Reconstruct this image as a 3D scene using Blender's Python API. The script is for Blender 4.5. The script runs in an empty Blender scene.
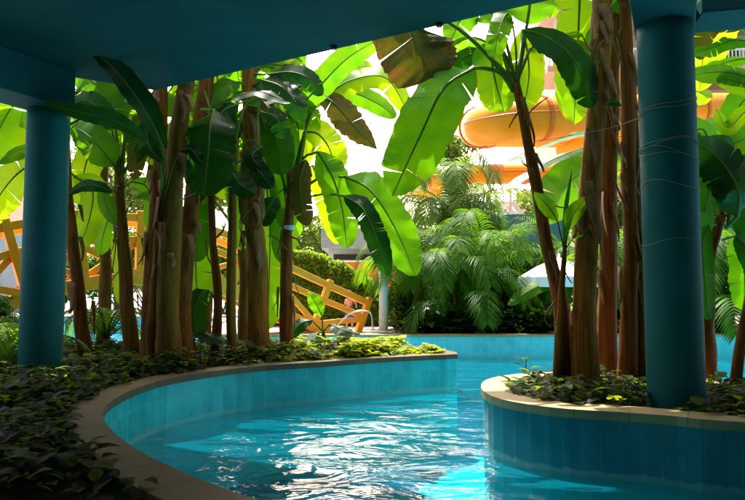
import bpy, bmesh, math, random
from mathutils import Vector, Matrix, noise
V = Vector
R = math.radians
S = bpy.context.scene
COL = S.collection
rnd = random.Random(7)

# ---------------------------------------------------------------- camera frame
F = 600.0
CAM = V((0, 0, 1.55))
PITCH = math.atan(38 / F)
fwd = V((0, math.cos(PITCH), math.sin(PITCH)))
upv = V((0, -math.sin(PITCH), math.cos(PITCH)))
def ray(px, py):
    return fwd + V((1, 0, 0)) * ((px - 372.5) / F) + upv * ((250 - py) / F)
def at(px, py, d):
    r = ray(px, py)
    return CAM + r * (d / r.y)
def on(px, py, z):
    r = ray(px, py)
    return CAM + r * ((z - CAM.z) / r.z)

cam = bpy.data.cameras.new('camera')
cam.sensor_width = 36; cam.lens = F / 745 * 36; cam.clip_end = 5000; cam.clip_start = 0.05
co = bpy.data.objects.new('camera', cam); COL.objects.link(co)
co.location = CAM; co.rotation_euler = (math.pi / 2 + PITCH, 0, 0)
S.camera = co

# ---------------------------------------------------------------- materials
def mat(name):
    m = bpy.data.materials.new(name); m.use_nodes = True
    nt = m.node_tree; nt.nodes.clear()
    out = nt.nodes.new('ShaderNodeOutputMaterial')
    return m, nt, out
def N(nt, kind, **kw):
    n = nt.nodes.new(kind)
    for k, v in kw.items():
        if k in n.inputs: n.inputs[k].default_value = v
        else: setattr(n, k, v)
    return n
def L(nt, a, b): nt.links.new(a, b)
def ramp(nt, fac, stops):
    r = nt.nodes.new('ShaderNodeValToRGB')
    el = r.color_ramp.elements
    while len(el) < len(stops): el.new(0.5)
    for e, (p, c) in zip(el, stops):
        e.position = p; e.color = (*c, 1)
    L(nt, fac, r.inputs[0]); return r
def c4(c): return (*c, 1)

def simple(name, c1, c2, scale=6, rough=0.6, bump=0.15, detail=5, stretch=None, metallic=0, bscale=None, spec=0.5):
    m, nt, out = mat(name)
    tc = N(nt, 'ShaderNodeTexCoord')
    src = tc.outputs['Object']
    if stretch:
        mp = N(nt, 'ShaderNodeMapping'); mp.inputs['Scale'].default_value = stretch
        L(nt, src, mp.inputs[0]); src = mp.outputs[0]
    n1 = N(nt, 'ShaderNodeTexNoise', Scale=scale, Detail=detail, Roughness=0.6)
    L(nt, src, n1.inputs['Vector'])
    r = ramp(nt, n1.outputs[0], [(0.3, c1), (0.7, c2)])
    p = N(nt, 'ShaderNodeBsdfPrincipled', Roughness=rough, Metallic=metallic)
    p.inputs['Specular IOR Level'].default_value = spec
    L(nt, r.outputs[0], p.inputs['Base Color'])
    if bump:
        n2 = N(nt, 'ShaderNodeTexNoise', Scale=bscale or scale * 5, Detail=4)
        L(nt, src, n2.inputs['Vector'])
        b = N(nt, 'ShaderNodeBump', Strength=bump, Distance=0.02)
        L(nt, n2.outputs[0], b.inputs['Height']); L(nt, b.outputs[0], p.inputs['Normal'])
    L(nt, p.outputs[0], out.inputs[0])
    return m

def leafmat(name, ca, cb, ta, tb, tr=0.5, rough=0.38, veins=46, vein_amt=0.3, patch=None):
    """leaf blade: glossy diffuse face plus light shining through, side veins from the UV map"""
    m, nt, out = mat(name)
    uv = N(nt, 'ShaderNodeUVMap')
    tc = N(nt, 'ShaderNodeTexCoord')
    oi = N(nt, 'ShaderNodeObjectInfo')
    sep = N(nt, 'ShaderNodeSeparateXYZ'); L(nt, uv.outputs[0], sep.inputs[0])
    # |u|
    ab = N(nt, 'ShaderNodeMath', operation='ABSOLUTE'); L(nt, sep.outputs[0], ab.inputs[0])
    mu = N(nt, 'ShaderNodeMath', operation='MULTIPLY'); L(nt, ab.outputs[0], mu.inputs[0]); mu.inputs[1].default_value = 0.10
    su = N(nt, 'ShaderNodeMath', operation='SUBTRACT'); L(nt, sep.outputs[1], su.inputs[0]); L(nt, mu.outputs[0], su.inputs[1])
    fr = N(nt, 'ShaderNodeMath', operation='MULTIPLY'); L(nt, su.outputs[0], fr.inputs[0]); fr.inputs[1].default_value = veins * 6.283
    sn = N(nt, 'ShaderNodeMath', operation='SINE'); L(nt, fr.outputs[0], sn.inputs[0])
    nz = N(nt, 'ShaderNodeTexNoise', Scale=3.2, Detail=4, Roughness=0.55); L(nt, tc.outputs['Object'], nz.inputs['Vector'])
    ad = N(nt, 'ShaderNodeMath', operation='MULTIPLY_ADD'); L(nt, sn.outputs[0], ad.inputs[0]); ad.inputs[1].default_value = vein_amt * 0.22
    L(nt, nz.outputs[0], ad.inputs[2])
    ad2 = N(nt, 'ShaderNodeMath', operation='MULTIPLY_ADD'); L(nt, oi.outputs['Random'], ad2.inputs[0]); ad2.inputs[1].default_value = 0.3
    L(nt, ad.outputs[0], ad2.inputs[2])
    rc = ramp(nt, ad2.outputs[0], [(0.4, ca), (0.9, cb)])
    rt = ramp(nt, ad2.outputs[0], [(0.4, ta), (0.9, tb)])
    colo, tro = rc.outputs[0], rt.outputs[0]
    if patch:
        n3 = N(nt, 'ShaderNodeTexNoise', Scale=9, Detail=5, Roughness=0.7); L(nt, tc.outputs['Object'], n3.inputs['Vector'])
        # browned rim and blotches
        e = N(nt, 'ShaderNodeMath', operation='MULTIPLY_ADD'); L(nt, ab.outputs[0], e.inputs[0]); e.inputs[1].default_value = 0.30; L(nt, n3.outputs[0], e.inputs[2])
        rp = ramp(nt, e.outputs[0], [(patch[0], (0, 0, 0)), (patch[0] + 0.06, (1, 1, 1))])
        for k, base in ((1, 'c'), (2, 't')):
            mx = N(nt, 'ShaderNodeMixRGB'); L(nt, rp.outputs[0], mx.inputs[0])
            L(nt, colo if base == 'c' else tro, mx.inputs[1]); mx.inputs[2].default_value = c4(patch[k])
            if base == 'c': colo = mx.outputs[0]
            else: tro = mx.outputs[0]
    p = N(nt, 'ShaderNodeBsdfPrincipled', Roughness=rough)
    p.inputs['Specular IOR Level'].default_value = 0.22 if veins > 5 and rough > .3 else 0.2 if veins < 5 else .5
    L(nt, colo, p.inputs['Base Color'])
    b = N(nt, 'ShaderNodeBump', Strength=0.22, Distance=0.006); L(nt, sn.outputs[0], b.inputs['Height']); L(nt, b.outputs[0], p.inputs['Normal'])
    t = N(nt, 'ShaderNodeBsdfTranslucent'); L(nt, tro, t.inputs[0])
    mx = N(nt, 'ShaderNodeMixShader'); mx.inputs[0].default_value = tr
    L(nt, p.outputs[0], mx.inputs[1]); L(nt, t.outputs[0], mx.inputs[2])
    L(nt, mx.outputs[0], out.inputs[0])
    return m

def tiles(name, c1, c2, mortar, bw, bh, offset=0.0, rough=0.18, msize=0.006):
    m, nt, out = mat(name)
    uv = N(nt, 'ShaderNodeUVMap')
    tc = N(nt, 'ShaderNodeTexCoord')
    b = N(nt, 'ShaderNodeTexBrick', offset=offset, Scale=1.0)
    b.inputs['Brick Width'].default_value = bw; b.inputs['Row Height'].default_value = bh
    b.inputs['Mortar Size'].default_value = msize; b.inputs['Mortar Smooth'].default_value = 0.3
    b.inputs['Color1'].default_value = c4(c1); b.inputs['Color2'].default_value = c4(c2); b.inputs['Mortar'].default_value = c4(mortar)
    L(nt, uv.outputs[0], b.inputs['Vector'])
    n = N(nt, 'ShaderNodeTexNoise', Scale=5, Detail=5, Roughness=0.65); L(nt, tc.outputs['Object'], n.inputs['Vector'])
    r = ramp(nt, n.outputs[0], [(0.3, (0.72, 0.74, 0.70)), (0.65, (1.08, 1.05, 1.0))])
    mx = N(nt, 'ShaderNodeMixRGB', blend_type='MULTIPLY'); mx.inputs[0].default_value = 0.8
    L(nt, b.outputs[0], mx.inputs[1]); L(nt, r.outputs[0], mx.inputs[2])
    if 'tile' in name:
        sp = N(nt, 'ShaderNodeSeparateXYZ'); L(nt, uv.outputs[0], sp.inputs[0])
        nn_ = N(nt, 'ShaderNodeTexNoise', Scale=14, Detail=4); L(nt, tc.outputs['Object'], nn_.inputs['Vector'])
        h_ = N(nt, 'ShaderNodeMath', operation='MULTIPLY_ADD'); L(nt, nn_.outputs[0], h_.inputs[0]); h_.inputs[1].default_value = -0.09; L(nt, sp.outputs[1], h_.inputs[2])
        lr = ramp(nt, h_.outputs[0], [(0.0, (.45, .45, .45)), (0.022, (0, 0, 0))])
        m2 = N(nt, 'ShaderNodeMixRGB'); L(nt, lr.outputs[0], m2.inputs[0]); L(nt, mx.outputs[0], m2.inputs[1]); m2.inputs[2].default_value = (0.25, 0.45, 0.42, 1); mx = m2
    p = N(nt, 'ShaderNodeBsdfPrincipled', Roughness=rough); L(nt, mx.outputs[0], p.inputs['Base Color'])
    bp = N(nt, 'ShaderNodeBump', Strength=0.5, Distance=0.004, invert=True); L(nt, b.outputs['Fac'], bp.inputs['Height'])
    L(nt, bp.outputs[0], p.inputs['Normal']); L(nt, p.outputs[0], out.inputs[0])
    return m

M = {}
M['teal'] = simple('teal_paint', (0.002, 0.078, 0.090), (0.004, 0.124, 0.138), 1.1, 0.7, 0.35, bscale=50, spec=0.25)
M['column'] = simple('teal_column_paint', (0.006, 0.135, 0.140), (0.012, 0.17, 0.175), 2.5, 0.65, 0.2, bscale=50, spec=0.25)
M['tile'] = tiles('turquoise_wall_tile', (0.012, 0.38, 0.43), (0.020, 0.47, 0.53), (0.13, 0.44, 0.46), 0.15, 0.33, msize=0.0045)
M['tile_shaded'] = tiles('shaded_turquoise_tile', (0.005, 0.17, 0.24), (0.007, 0.20, 0.26), (0.03, 0.22, 0.27), 0.15, 0.66)  # same wall tile, with the right wall's shade put into its colour
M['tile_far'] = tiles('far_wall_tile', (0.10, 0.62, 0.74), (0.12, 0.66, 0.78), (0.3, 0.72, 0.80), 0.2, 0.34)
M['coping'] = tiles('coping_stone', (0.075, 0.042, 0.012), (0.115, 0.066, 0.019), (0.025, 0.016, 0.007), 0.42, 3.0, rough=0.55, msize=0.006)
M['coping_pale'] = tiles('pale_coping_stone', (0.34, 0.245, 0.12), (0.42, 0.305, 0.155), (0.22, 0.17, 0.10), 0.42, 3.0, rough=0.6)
M['soil'] = simple('soil', (0.012, 0.009, 0.006), (0.04, 0.028, 0.016), 9, 0.95, 0.6)
M['deck'] = simple('pale_deck', (0.42, 0.37, 0.31), (0.52, 0.46, 0.40), 3, 0.8, 0.2)
M['ground'] = simple('ground', (0.05, 0.06, 0.03), (0.10, 0.10, 0.05), 0.4, 0.95, 0.1)
M['yellow'] = simple('yellow_painted_wood', (0.90, 0.33, 0.003), (0.96, 0.40, 0.005), 3, 0.5, 0.3, stretch=(1, 1, 5))
M['orange'] = simple('orange_fibreglass', (0.88, 0.27, 0.002), (0.94, 0.33, 0.003), 1.0, 0.4, 0.0, spec=0.25)
M['orange_deep'] = simple('orange_flange', (0.66, 0.13, 0.008), (0.72, 0.16, 0.012), 1.0, 0.4, 0.0)
M['orange_wall'] = simple('orange_wall_paint', (0.66, 0.12, 0.01), (0.74, 0.16, 0.015), 2, 0.7, 0.1)
M['white'] = simple('white_paint', (0.72, 0.71, 0.68), (0.82, 0.81, 0.78), 4, 0.5, 0.05)
M['post'] = simple('white_post_paint', (0.62, 0.60, 0.57), (0.72, 0.70, 0.67), 6, 0.45, 0.05)
M['pink'] = simple('pink_plaster', (0.50, 0.33, 0.25), (0.60, 0.42, 0.33), 2, 0.8, 0.1)
M['cream'] = simple('cream_plaster', (0.62, 0.52, 0.42), (0.72, 0.62, 0.52), 1.2, 0.8, 0.1)
M['fascia'] = simple('grey_green_fascia', (0.20, 0.27, 0.25), (0.28, 0.35, 0.33), 2, 0.7, 0.1)
M['dark'] = simple('dark_interior', (0.02, 0.03, 0.03), (0.04, 0.05, 0.045), 2, 0.8, 0.0)
M['bluewall'] = simple('blue_painted_wall', (0.10, 0.26, 0.34), (0.16, 0.34, 0.42), 2, 0.7, 0.1)
M['glass'] = simple('window_glass', (0.03, 0.05, 0.06), (0.05, 0.07, 0.08), 1, 0.06, 0.0)
M['steel'] = simple('stainless_steel', (0.55, 0.56, 0.58), (0.66, 0.67, 0.68), 4, 0.25, 0.0, metallic=1)
M['canvas'] = simple('white_canvas', (0.80, 0.78, 0.77), (0.84, 0.82, 0.81), 5, 0.85, 0.1)
M['redroof'] = simple('red_roof_tile', (0.35, 0.07, 0.03), (0.50, 0.12, 0.05), 6, 0.7, 0.5, stretch=(1, 6, 1))
M['grey'] = simple('grey_plaster', (0.34, 0.36, 0.38), (0.44, 0.46, 0.48), 3, 0.8, 0.1)
M['black'] = simple('black_plastic', (0.01, 0.01, 0.01), (0.02, 0.02, 0.02), 5, 0.4, 0.0)
M['string'] = simple('pale_string', (0.28, 0.27, 0.23), (0.42, 0.40, 0.34), 30, 0.8, 0.0)
M['tie'] = simple('white_plastic_tie', (0.55, 0.58, 0.60), (0.75, 0.78, 0.80), 30, 0.4, 0.1)
M['skin'] = simple('skin', (0.48, 0.24, 0.15), (0.56, 0.30, 0.20), 8, 0.5, 0.0)
M['blue_cloth'] = simple('blue_cloth', (0.01, 0.07, 0.24), (0.02, 0.11, 0.34), 20, 0.9, 0.2)
M['hair'] = simple('brown_hair', (0.03, 0.015, 0.008), (0.06, 0.03, 0.015), 30, 0.6, 0.3)
M['bark'] = simple('grey_bark', (0.07, 0.05, 0.035), (0.16, 0.11, 0.07), 7, 0.9, 0.8, stretch=(1, 1, 0.2))

def stemmat(name, c1, c2, c3):
    """banana pseudostem: stacked fibrous sheaths, streaked lengthwise, with darker dry patches"""
    m, nt, out = mat(name)
    tc = N(nt, 'ShaderNodeTexCoord')
    mp = N(nt, 'ShaderNodeMapping'); mp.inputs['Scale'].default_value = (1, 1, 0.025)
    L(nt, tc.outputs['Object'], mp.inputs[0])
    n1 = N(nt, 'ShaderNodeTexNoise', Scale=34, Detail=6, Roughness=0.65); L(nt, mp.outputs[0], n1.inputs['Vector'])
    mp2 = N(nt, 'ShaderNodeMapping'); mp2.inputs['Scale'].default_value = (1, 1, 0.35)
    L(nt, tc.outputs['Object'], mp2.inputs[0])
    n2 = N(nt, 'ShaderNodeTexNoise', Scale=7, Detail=5, Roughness=0.7); L(nt, mp2.outputs[0], n2.inputs['Vector'])
    r1 = ramp(nt, n1.outputs[0], [(0.32, c1), (0.68, c2)])
    r2 = ramp(nt, n2.outputs[0], [(0.52, (0, 0, 0)), (0.74, (1, 1, 1))])
    mx = N(nt, 'ShaderNodeMixRGB'); L(nt, r2.outputs[0], mx.inputs[0]); L(nt, r1.outputs[0], mx.inputs[1]); mx.inputs[2].default_value = c4(c3)
    p = N(nt, 'ShaderNodeBsdfPrincipled', Roughness=0.7); p.inputs['Specular IOR Level'].default_value = 0.2; L(nt, mx.outputs[0], p.inputs['Base Color'])
    b = N(nt, 'ShaderNodeBump', Strength=0.9, Distance=0.015); L(nt, n1.outputs[0], b.inputs['Height']); L(nt, b.outputs[0], p.inputs['Normal'])
    L(nt, p.outputs[0], out.inputs[0]); return m
M['stem_brown'] = stemmat('brown_pseudostem', (0.11, 0.028, 0.003), (0.34, 0.115, 0.010), (0.05, 0.014, 0.003))
M['stem_gold'] = stemmat('golden_pseudostem', (0.17, 0.055, 0.004), (0.46, 0.19, 0.014), (0.08, 0.022, 0.003))
M['stem_green'] = stemmat('olive_pseudostem', (0.11, 0.048, 0.004), (0.32, 0.15, 0.010), (0.08, 0.022, 0.003))
M['dry'] = stemmat('dry_sheath', (0.17, 0.07, 0.022), (0.36, 0.18, 0.07), (0.09, 0.035, 0.014))
M['petiole'] = simple('green_petiole', (0.05, 0.11, 0.006), (0.12, 0.19, 0.012), 8, 0.55, 0.1, spec=0.2)
M['midrib'] = simple('pale_midrib', (0.07, 0.15, 0.008), (0.14, 0.24, 0.015), 8, 0.55, 0.1, spec=0.2)

M['young'] = leafmat('young_banana_leaf', (0.07, 0.16, 0.003), (0.12, 0.23, 0.004), (0.34, 0.58, 0.003), (0.50, 0.74, 0.005), 0.58, patch=(0.87, (0.22, 0.13, 0.02), (0.45, 0.25, 0.02)))
M['mature'] = leafmat('mature_banana_leaf', (0.018, 0.080, 0.004), (0.04, 0.13, 0.005), (0.11, 0.37, 0.003), (0.24, 0.54, 0.004), 0.5, patch=(0.86, (0.16, 0.10, 0.02), (0.30, 0.20, 0.02)))
M['deep'] = leafmat('deep_green_banana_leaf', (0.004, 0.026, 0.004), (0.010, 0.05, 0.006), (0.012, 0.10, 0.004), (0.035, 0.19, 0.005), 0.36)
M['edged'] = leafmat('yellow_edged_banana_leaf', (0.05, 0.13, 0.004), (0.09, 0.19, 0.005), (0.24, 0.52, 0.003), (0.38, 0.66, 0.005), 0.54,
                     patch=(0.80, (0.26, 0.20, 0.01), (0.65, 0.45, 0.01)))
M['olive'] = leafmat('browning_banana_leaf', (0.04, 0.045, 0.006), (0.09, 0.075, 0.012), (0.07, 0.08, 0.005), (0.17, 0.14, 0.01), 0.35, rough=0.55, vein_amt=0.9,
                     patch=(0.74, (0.16, 0.085, 0.03), (0.20, 0.09, 0.015)))
M['shiny'] = leafmat('glossy_banana_leaf', (0.05, 0.14, 0.03), (0.09, 0.20, 0.05), (0.15, 0.40, 0.01), (0.25, 0.5, 0.02), 0.35, rough=0.18)
M['palm'] = leafmat('palm_leaflet', (0.016, 0.068, 0.003), (0.06, 0.14, 0.004), (0.07, 0.27, 0.003), (0.26, 0.48, 0.005), 0.5, rough=0.5, veins=2, vein_amt=0.1)
M['palm_light'] = leafmat('pale_palm_leaflet', (0.07, 0.14, 0.03), (0.13, 0.20, 0.05), (0.16, 0.30, 0.03), (0.28, 0.42, 0.05), 0.4, veins=2, vein_amt=0.1)

def foliage(name, a, b, ta, tb, tr=0.45, lo=0.05):
    m, nt, out = mat(name)
    g = N(nt, 'ShaderNodeNewGeometry')
    rc = ramp(nt, g.outputs['Random Per Island'], [(lo, a), (0.97, b)])
    rt = ramp(nt, g.outputs['Random Per Island'], [(lo, ta), (0.97, tb)])
    p = N(nt, 'ShaderNodeBsdfPrincipled', Roughness=0.55); p.inputs['Specular IOR Level'].default_value = 0.18; L(nt, rc.outputs[0], p.inputs['Base Color'])
    t = N(nt, 'ShaderNodeBsdfTranslucent'); L(nt, rt.outputs[0], t.inputs[0])
    mx = N(nt, 'ShaderNodeMixShader'); mx.inputs[0].default_value = tr
    L(nt, p.outputs[0], mx.inputs[1]); L(nt, t.outputs[0], mx.inputs[2]); L(nt, mx.outputs[0], out.inputs[0])
    return m
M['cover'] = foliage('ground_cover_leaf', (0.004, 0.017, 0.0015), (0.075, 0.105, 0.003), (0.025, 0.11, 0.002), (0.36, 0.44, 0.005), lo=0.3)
M['cover_sunlit'] = foliage('sunlit_ground_cover_leaf', (0.10, 0.16, 0.004), (0.26, 0.30, 0.008), (0.35, 0.50, 0.005), (0.75, 0.76, 0.010))  # same ground cover, with sunlight put into a brighter leaf colour
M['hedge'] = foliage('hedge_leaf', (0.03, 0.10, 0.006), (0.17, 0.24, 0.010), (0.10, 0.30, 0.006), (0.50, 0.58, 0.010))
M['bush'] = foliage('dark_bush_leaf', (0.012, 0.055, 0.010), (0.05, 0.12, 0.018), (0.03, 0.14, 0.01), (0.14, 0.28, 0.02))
M['tree'] = foliage('tree_leaf', (0.05, 0.11, 0.02), (0.14, 0.20, 0.04), (0.15, 0.30, 0.02), (0.40, 0.48, 0.06))

# water
m, nt, out = mat('pool_water')
tc = N(nt, 'ShaderNodeTexCoord')
mp = N(nt, 'ShaderNodeMapping'); mp.inputs['Scale'].default_value = (0.75, 1.3, 1); mp.inputs['Rotation'].default_value = (0, 0, 0.25)
L(nt, tc.outputs['Object'], mp.inputs[0])
n1 = N(nt, 'ShaderNodeTexNoise', Scale=2.0, Detail=3, Roughness=0.5, Distortion=0.8); L(nt, mp.outputs[0], n1.inputs['Vector'])
n2 = N(nt, 'ShaderNodeTexNoise', Scale=10, Detail=3, Roughness=0.5, Distortion=0.4); L(nt, mp.outputs[0], n2.inputs['Vector'])
b1 = N(nt, 'ShaderNodeBump', Strength=0.75, Distance=0.13); L(nt, n1.outputs[0], b1.inputs['Height'])
b2 = N(nt, 'ShaderNodeBump', Strength=0.26, Distance=0.025); L(nt, n2.outputs[0], b2.inputs['Height']); L(nt, b1.outputs[0], b2.inputs['Normal'])
fr = N(nt, 'ShaderNodeFresnel', IOR=1.33); L(nt, b2.outputs[0], fr.inputs['Normal'])
gl = N(nt, 'ShaderNodeBsdfGlossy', Roughness=0.02); L(nt, b2.outputs[0], gl.inputs['Normal'])
tr = N(nt, 'ShaderNodeBsdfTransparent'); tr.inputs[0].default_value = (0.55, 0.93, 0.97, 1)
mx = N(nt, 'ShaderNodeMixShader'); L(nt, fr.outputs[0], mx.inputs[0]); L(nt, gl.outputs[0], mx.inputs[2])
df = N(nt, 'ShaderNodeBsdfDiffuse'); df.inputs[0].default_value = (0.004, 0.44, 0.62, 1)
ms = N(nt, 'ShaderNodeMixShader'); ms.inputs[0].default_value = 0.12; L(nt, tr.outputs[0], ms.inputs[1]); L(nt, df.outputs[0], ms.inputs[2]); L(nt, ms.outputs[0], mx.inputs[1])
L(nt, mx.outputs[0], out.inputs[0]); M['water'] = m

# pool floor: turquoise mosaic with a winding navy band set in it
m, nt, out = mat('pool_mosaic')
tc = N(nt, 'ShaderNodeTexCoord')
sep = N(nt, 'ShaderNodeSeparateXYZ')
nd = N(nt, 'ShaderNodeTexNoise', Scale=1.6, Detail=3, Roughness=0.6); L(nt, tc.outputs['Object'], nd.inputs['Vector'])
mp = N(nt, 'ShaderNodeVectorMath', operation='MULTIPLY_ADD'); L(nt, nd.outputs['Color'], mp.inputs[0]); mp.inputs[1].default_value = (1.2, 1.2, 0); L(nt, tc.outputs['Object'], mp.inputs[2])
L(nt, mp.outputs[0], sep.inputs[0])
# band centre: x = 0.5*(y-7)+0.4 ...
ma = N(nt, 'ShaderNodeMath', operation='MULTIPLY_ADD'); L(nt, sep.outputs[1], ma.inputs[0]); ma.inputs[1].default_value = -0.62; ma.inputs[2].default_value = 4.9
ds = N(nt, 'ShaderNodeMath', operation='ADD'); L(nt, sep.outputs[0], ds.inputs[0]); L(nt, ma.outputs[0], ds.inputs[1])
hw = N(nt, 'ShaderNodeMath', operation='MULTIPLY'); L(nt, ds.outputs[0], hw.inputs[0]); hw.inputs[1].default_value = 0.72
aw = N(nt, 'ShaderNodeMath', operation='ABSOLUTE'); L(nt, hw.outputs[0], aw.inputs[0])
rb = ramp(nt, aw.outputs[0], [(0.90, (1, 1, 1)), (0.95, (0, 0, 0))])
br = N(nt, 'ShaderNodeTexBrick', offset=0.0, Scale=1.0); L(nt, tc.outputs['Object'], br.inputs['Vector'])
br.inputs['Brick Width'].default_value = 0.05; br.inputs['Row Height'].default_value = 0.05; br.inputs['Mortar Size'].default_value = 0.003
br.inputs['Color1'].default_value = (0.006, 0.50, 0.63, 1); br.inputs['Color2'].default_value = (0.008, 0.60, 0.74, 1); br.inputs['Mortar'].default_value = (0.03, 0.52, 0.62, 1)
br2 = N(nt, 'ShaderNodeTexBrick', offset=0.0, Scale=1.0); L(nt, tc.outputs['Object'], br2.inputs['Vector'])
br2.inputs['Brick Width'].default_value = 0.05; br2.inputs['Row Height'].default_value = 0.05; br2.inputs['Mortar Size'].default_value = 0.003
br2.inputs['Color1'].default_value = (0.001, 0.016, 0.05, 1); br2.inputs['Color2'].default_value = (0.002, 0.028, 0.085, 1); br2.inputs['Mortar'].default_value = (0.003, 0.05, 0.12, 1)
mx = N(nt, 'ShaderNodeMixRGB'); L(nt, rb.outputs[0], mx.inputs[0]); L(nt, br.outputs[0], mx.inputs[1]); L(nt, br2.outputs[0], mx.inputs[2])
p = N(nt, 'ShaderNodeBsdfPrincipled', Roughness=0.4); L(nt, mx.outputs[0], p.inputs['Base Color']); L(nt, p.outputs[0], out.inputs[0])
M['poolfloor'] = m

# ---------------------------------------------------------------- object helpers
def tag(o, label=None, cat=None, group=None, kind=None):
    if label: o['label'] = label
    if cat: o['category'] = cat
    if group: o['group'] = group
    if kind: o['kind'] = kind
    return o
def thing(name, label, cat, loc, group=None):
    o = bpy.data.objects.new(name, None); COL.objects.link(o)
    o.location = loc; o.empty_display_size = 0.2
    return tag(o, label, cat, group)

class MB:
    """collects geometry in world coordinates; build() links it as one mesh object"""
    def __init__(s): s.v = []; s.f = []; s.uv = {}; s.mi = {}
    def add(s, vs, fs, uvs=None, mi=0):
        o = len(s.v); s.v += [V(p) for p in vs]
        for k, f in enumerate(fs):
            i = len(s.f); s.f.append([a + o for a in f])
            if uvs: s.uv[i] = [uvs[a] for a in f]
            if mi: s.mi[i] = mi
    def box(s, a, b):
        x0, y0, z0 = a; x1, y1, z1 = b
        s.add([(x0,y0,z0),(x1,y0,z0),(x1,y1,z0),(x0,y1,z0),(x0,y0,z1),(x1,y0,z1),(x1,y1,z1),(x0,y1,z1)],
              [(3,2,1,0),(4,5,6,7),(0,1,5,4),(1,2,6,5),(2,3,7,6),(3,0,4,7)])
    def bar(s, p, q, w, h, up=V((0, 0, 1))):
        """rectangular bar from p to q, w across, h along up"""
        p, q = V(p), V(q); t = (q - p).normalized()
        sd = t.cross(up).normalized() * (w / 2); u = sd.cross(t).normalized() * (h / 2)
        vs = [p-sd-u, p+sd-u, p+sd+u, p-sd+u, q-sd-u, q+sd-u, q+sd+u, q-sd+u]
        s.add(vs, [(0,1,2,3),(7,6,5,4),(0,4,5,1),(1,5,6,2),(2,6,7,3),(3,7,4,0)])
    def tube(s, pts, rs, n=8, cap=True):
        pts = [V(p) for p in pts]
        if not isinstance(rs, (list, tuple)): rs = [rs] * len(pts)
        ref = V((0.31, 0.17, 0.94)); vs = []; fs = []
        for i, p in enumerate(pts):
            t = (pts[min(i+1, len(pts)-1)] - pts[max(i-1, 0)]).normalized()
            if i == 0:
                a = t.cross(ref if abs(t.dot(ref)) < 0.95 else V((1, 0, 0))).normalized()
            else:
                a = (a - t * a.dot(t)).normalized()
            b = t.cross(a)
            for k in range(n):
                an = 2 * math.pi * k / n
                vs.append(p + (a * math.cos(an) + b * math.sin(an)) * rs[i])
        for i in range(len(pts) - 1):
            for k in range(n):
                k2 = (k + 1) % n
                fs.append((i*n+k, i*n+k2, (i+1)*n+k2, (i+1)*n+k))
        if cap:
            fs.append(tuple(range(n))[::-1]); fs.append(tuple((len(pts)-1)*n + k for k in range(n)))
        s.add(vs, fs)
    def build(s, name, material, parent=None, smooth=False, bevel=0):
        root = V((0, 0, 0)); q = parent
        while q: root = root + q.location; q = q.parent
        me = bpy.data.meshes.new(name)
        me.from_pydata([p - root for p in s.v], [], s.f)
        mats = material if isinstance(material, (list, tuple)) else [material]
        for mm in mats: me.materials.append(mm)
        if s.uv:
            ul = me.uv_layers.new(name='UVMap')
            for pl in me.polygons:
                if pl.index in s.uv:
                    for li, c in zip(pl.loop_indices, s.uv[pl.index]): ul.data[li].uv = c
        for i, k in s.mi.items(): me.polygons[i].material_index = k
        if smooth: me.polygons.foreach_set('use_smooth', [True] * len(me.polygons))
        me.update()
        o = bpy.data.objects.new(name, me); COL.objects.link(o)
        if parent: o.parent = parent
        if bevel:
            b = o.modifiers.new('bevel', 'BEVEL'); b.width = bevel; b.segments = 2; b.limit_method = 'ANGLE'
        return o

def catmull(pts, n):
    """n points along a smooth curve through pts, evenly spaced"""
    pts = [V(p) for p in pts]
    if len(pts) == 2: raw = [pts[0].lerp(pts[1], i / 60) for i in range(61)]
    else:
        P = [pts[0] * 2 - pts[1]] + pts + [pts[-1] * 2 - pts[-2]]; raw = []
        for i in range(1, len(P) - 2):
            a, b, c, d = P[i-1:i+3]
            for k in range(24):
                t = k / 24
                raw.append(0.5 * ((2*b) + (c-a)*t + (2*a-5*b+4*c-d)*t*t + (3*b-a-3*c+d)*t**3))
        raw.append(pts[-1])
    D = [0]
    for a, b in zip(raw, raw[1:]): D.append(D[-1] + (b - a).length)
    res = []; j = 0
    for i in range(n):
        t = D[-1] * i / (n - 1)
        while j < len(D) - 2 and D[j+1] < t: j += 1
        k = (t - D[j]) / max(1e-9, D[j+1] - D[j])
        res.append(raw[j].lerp(raw[j+1], min(1, k)))
    return res

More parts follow.
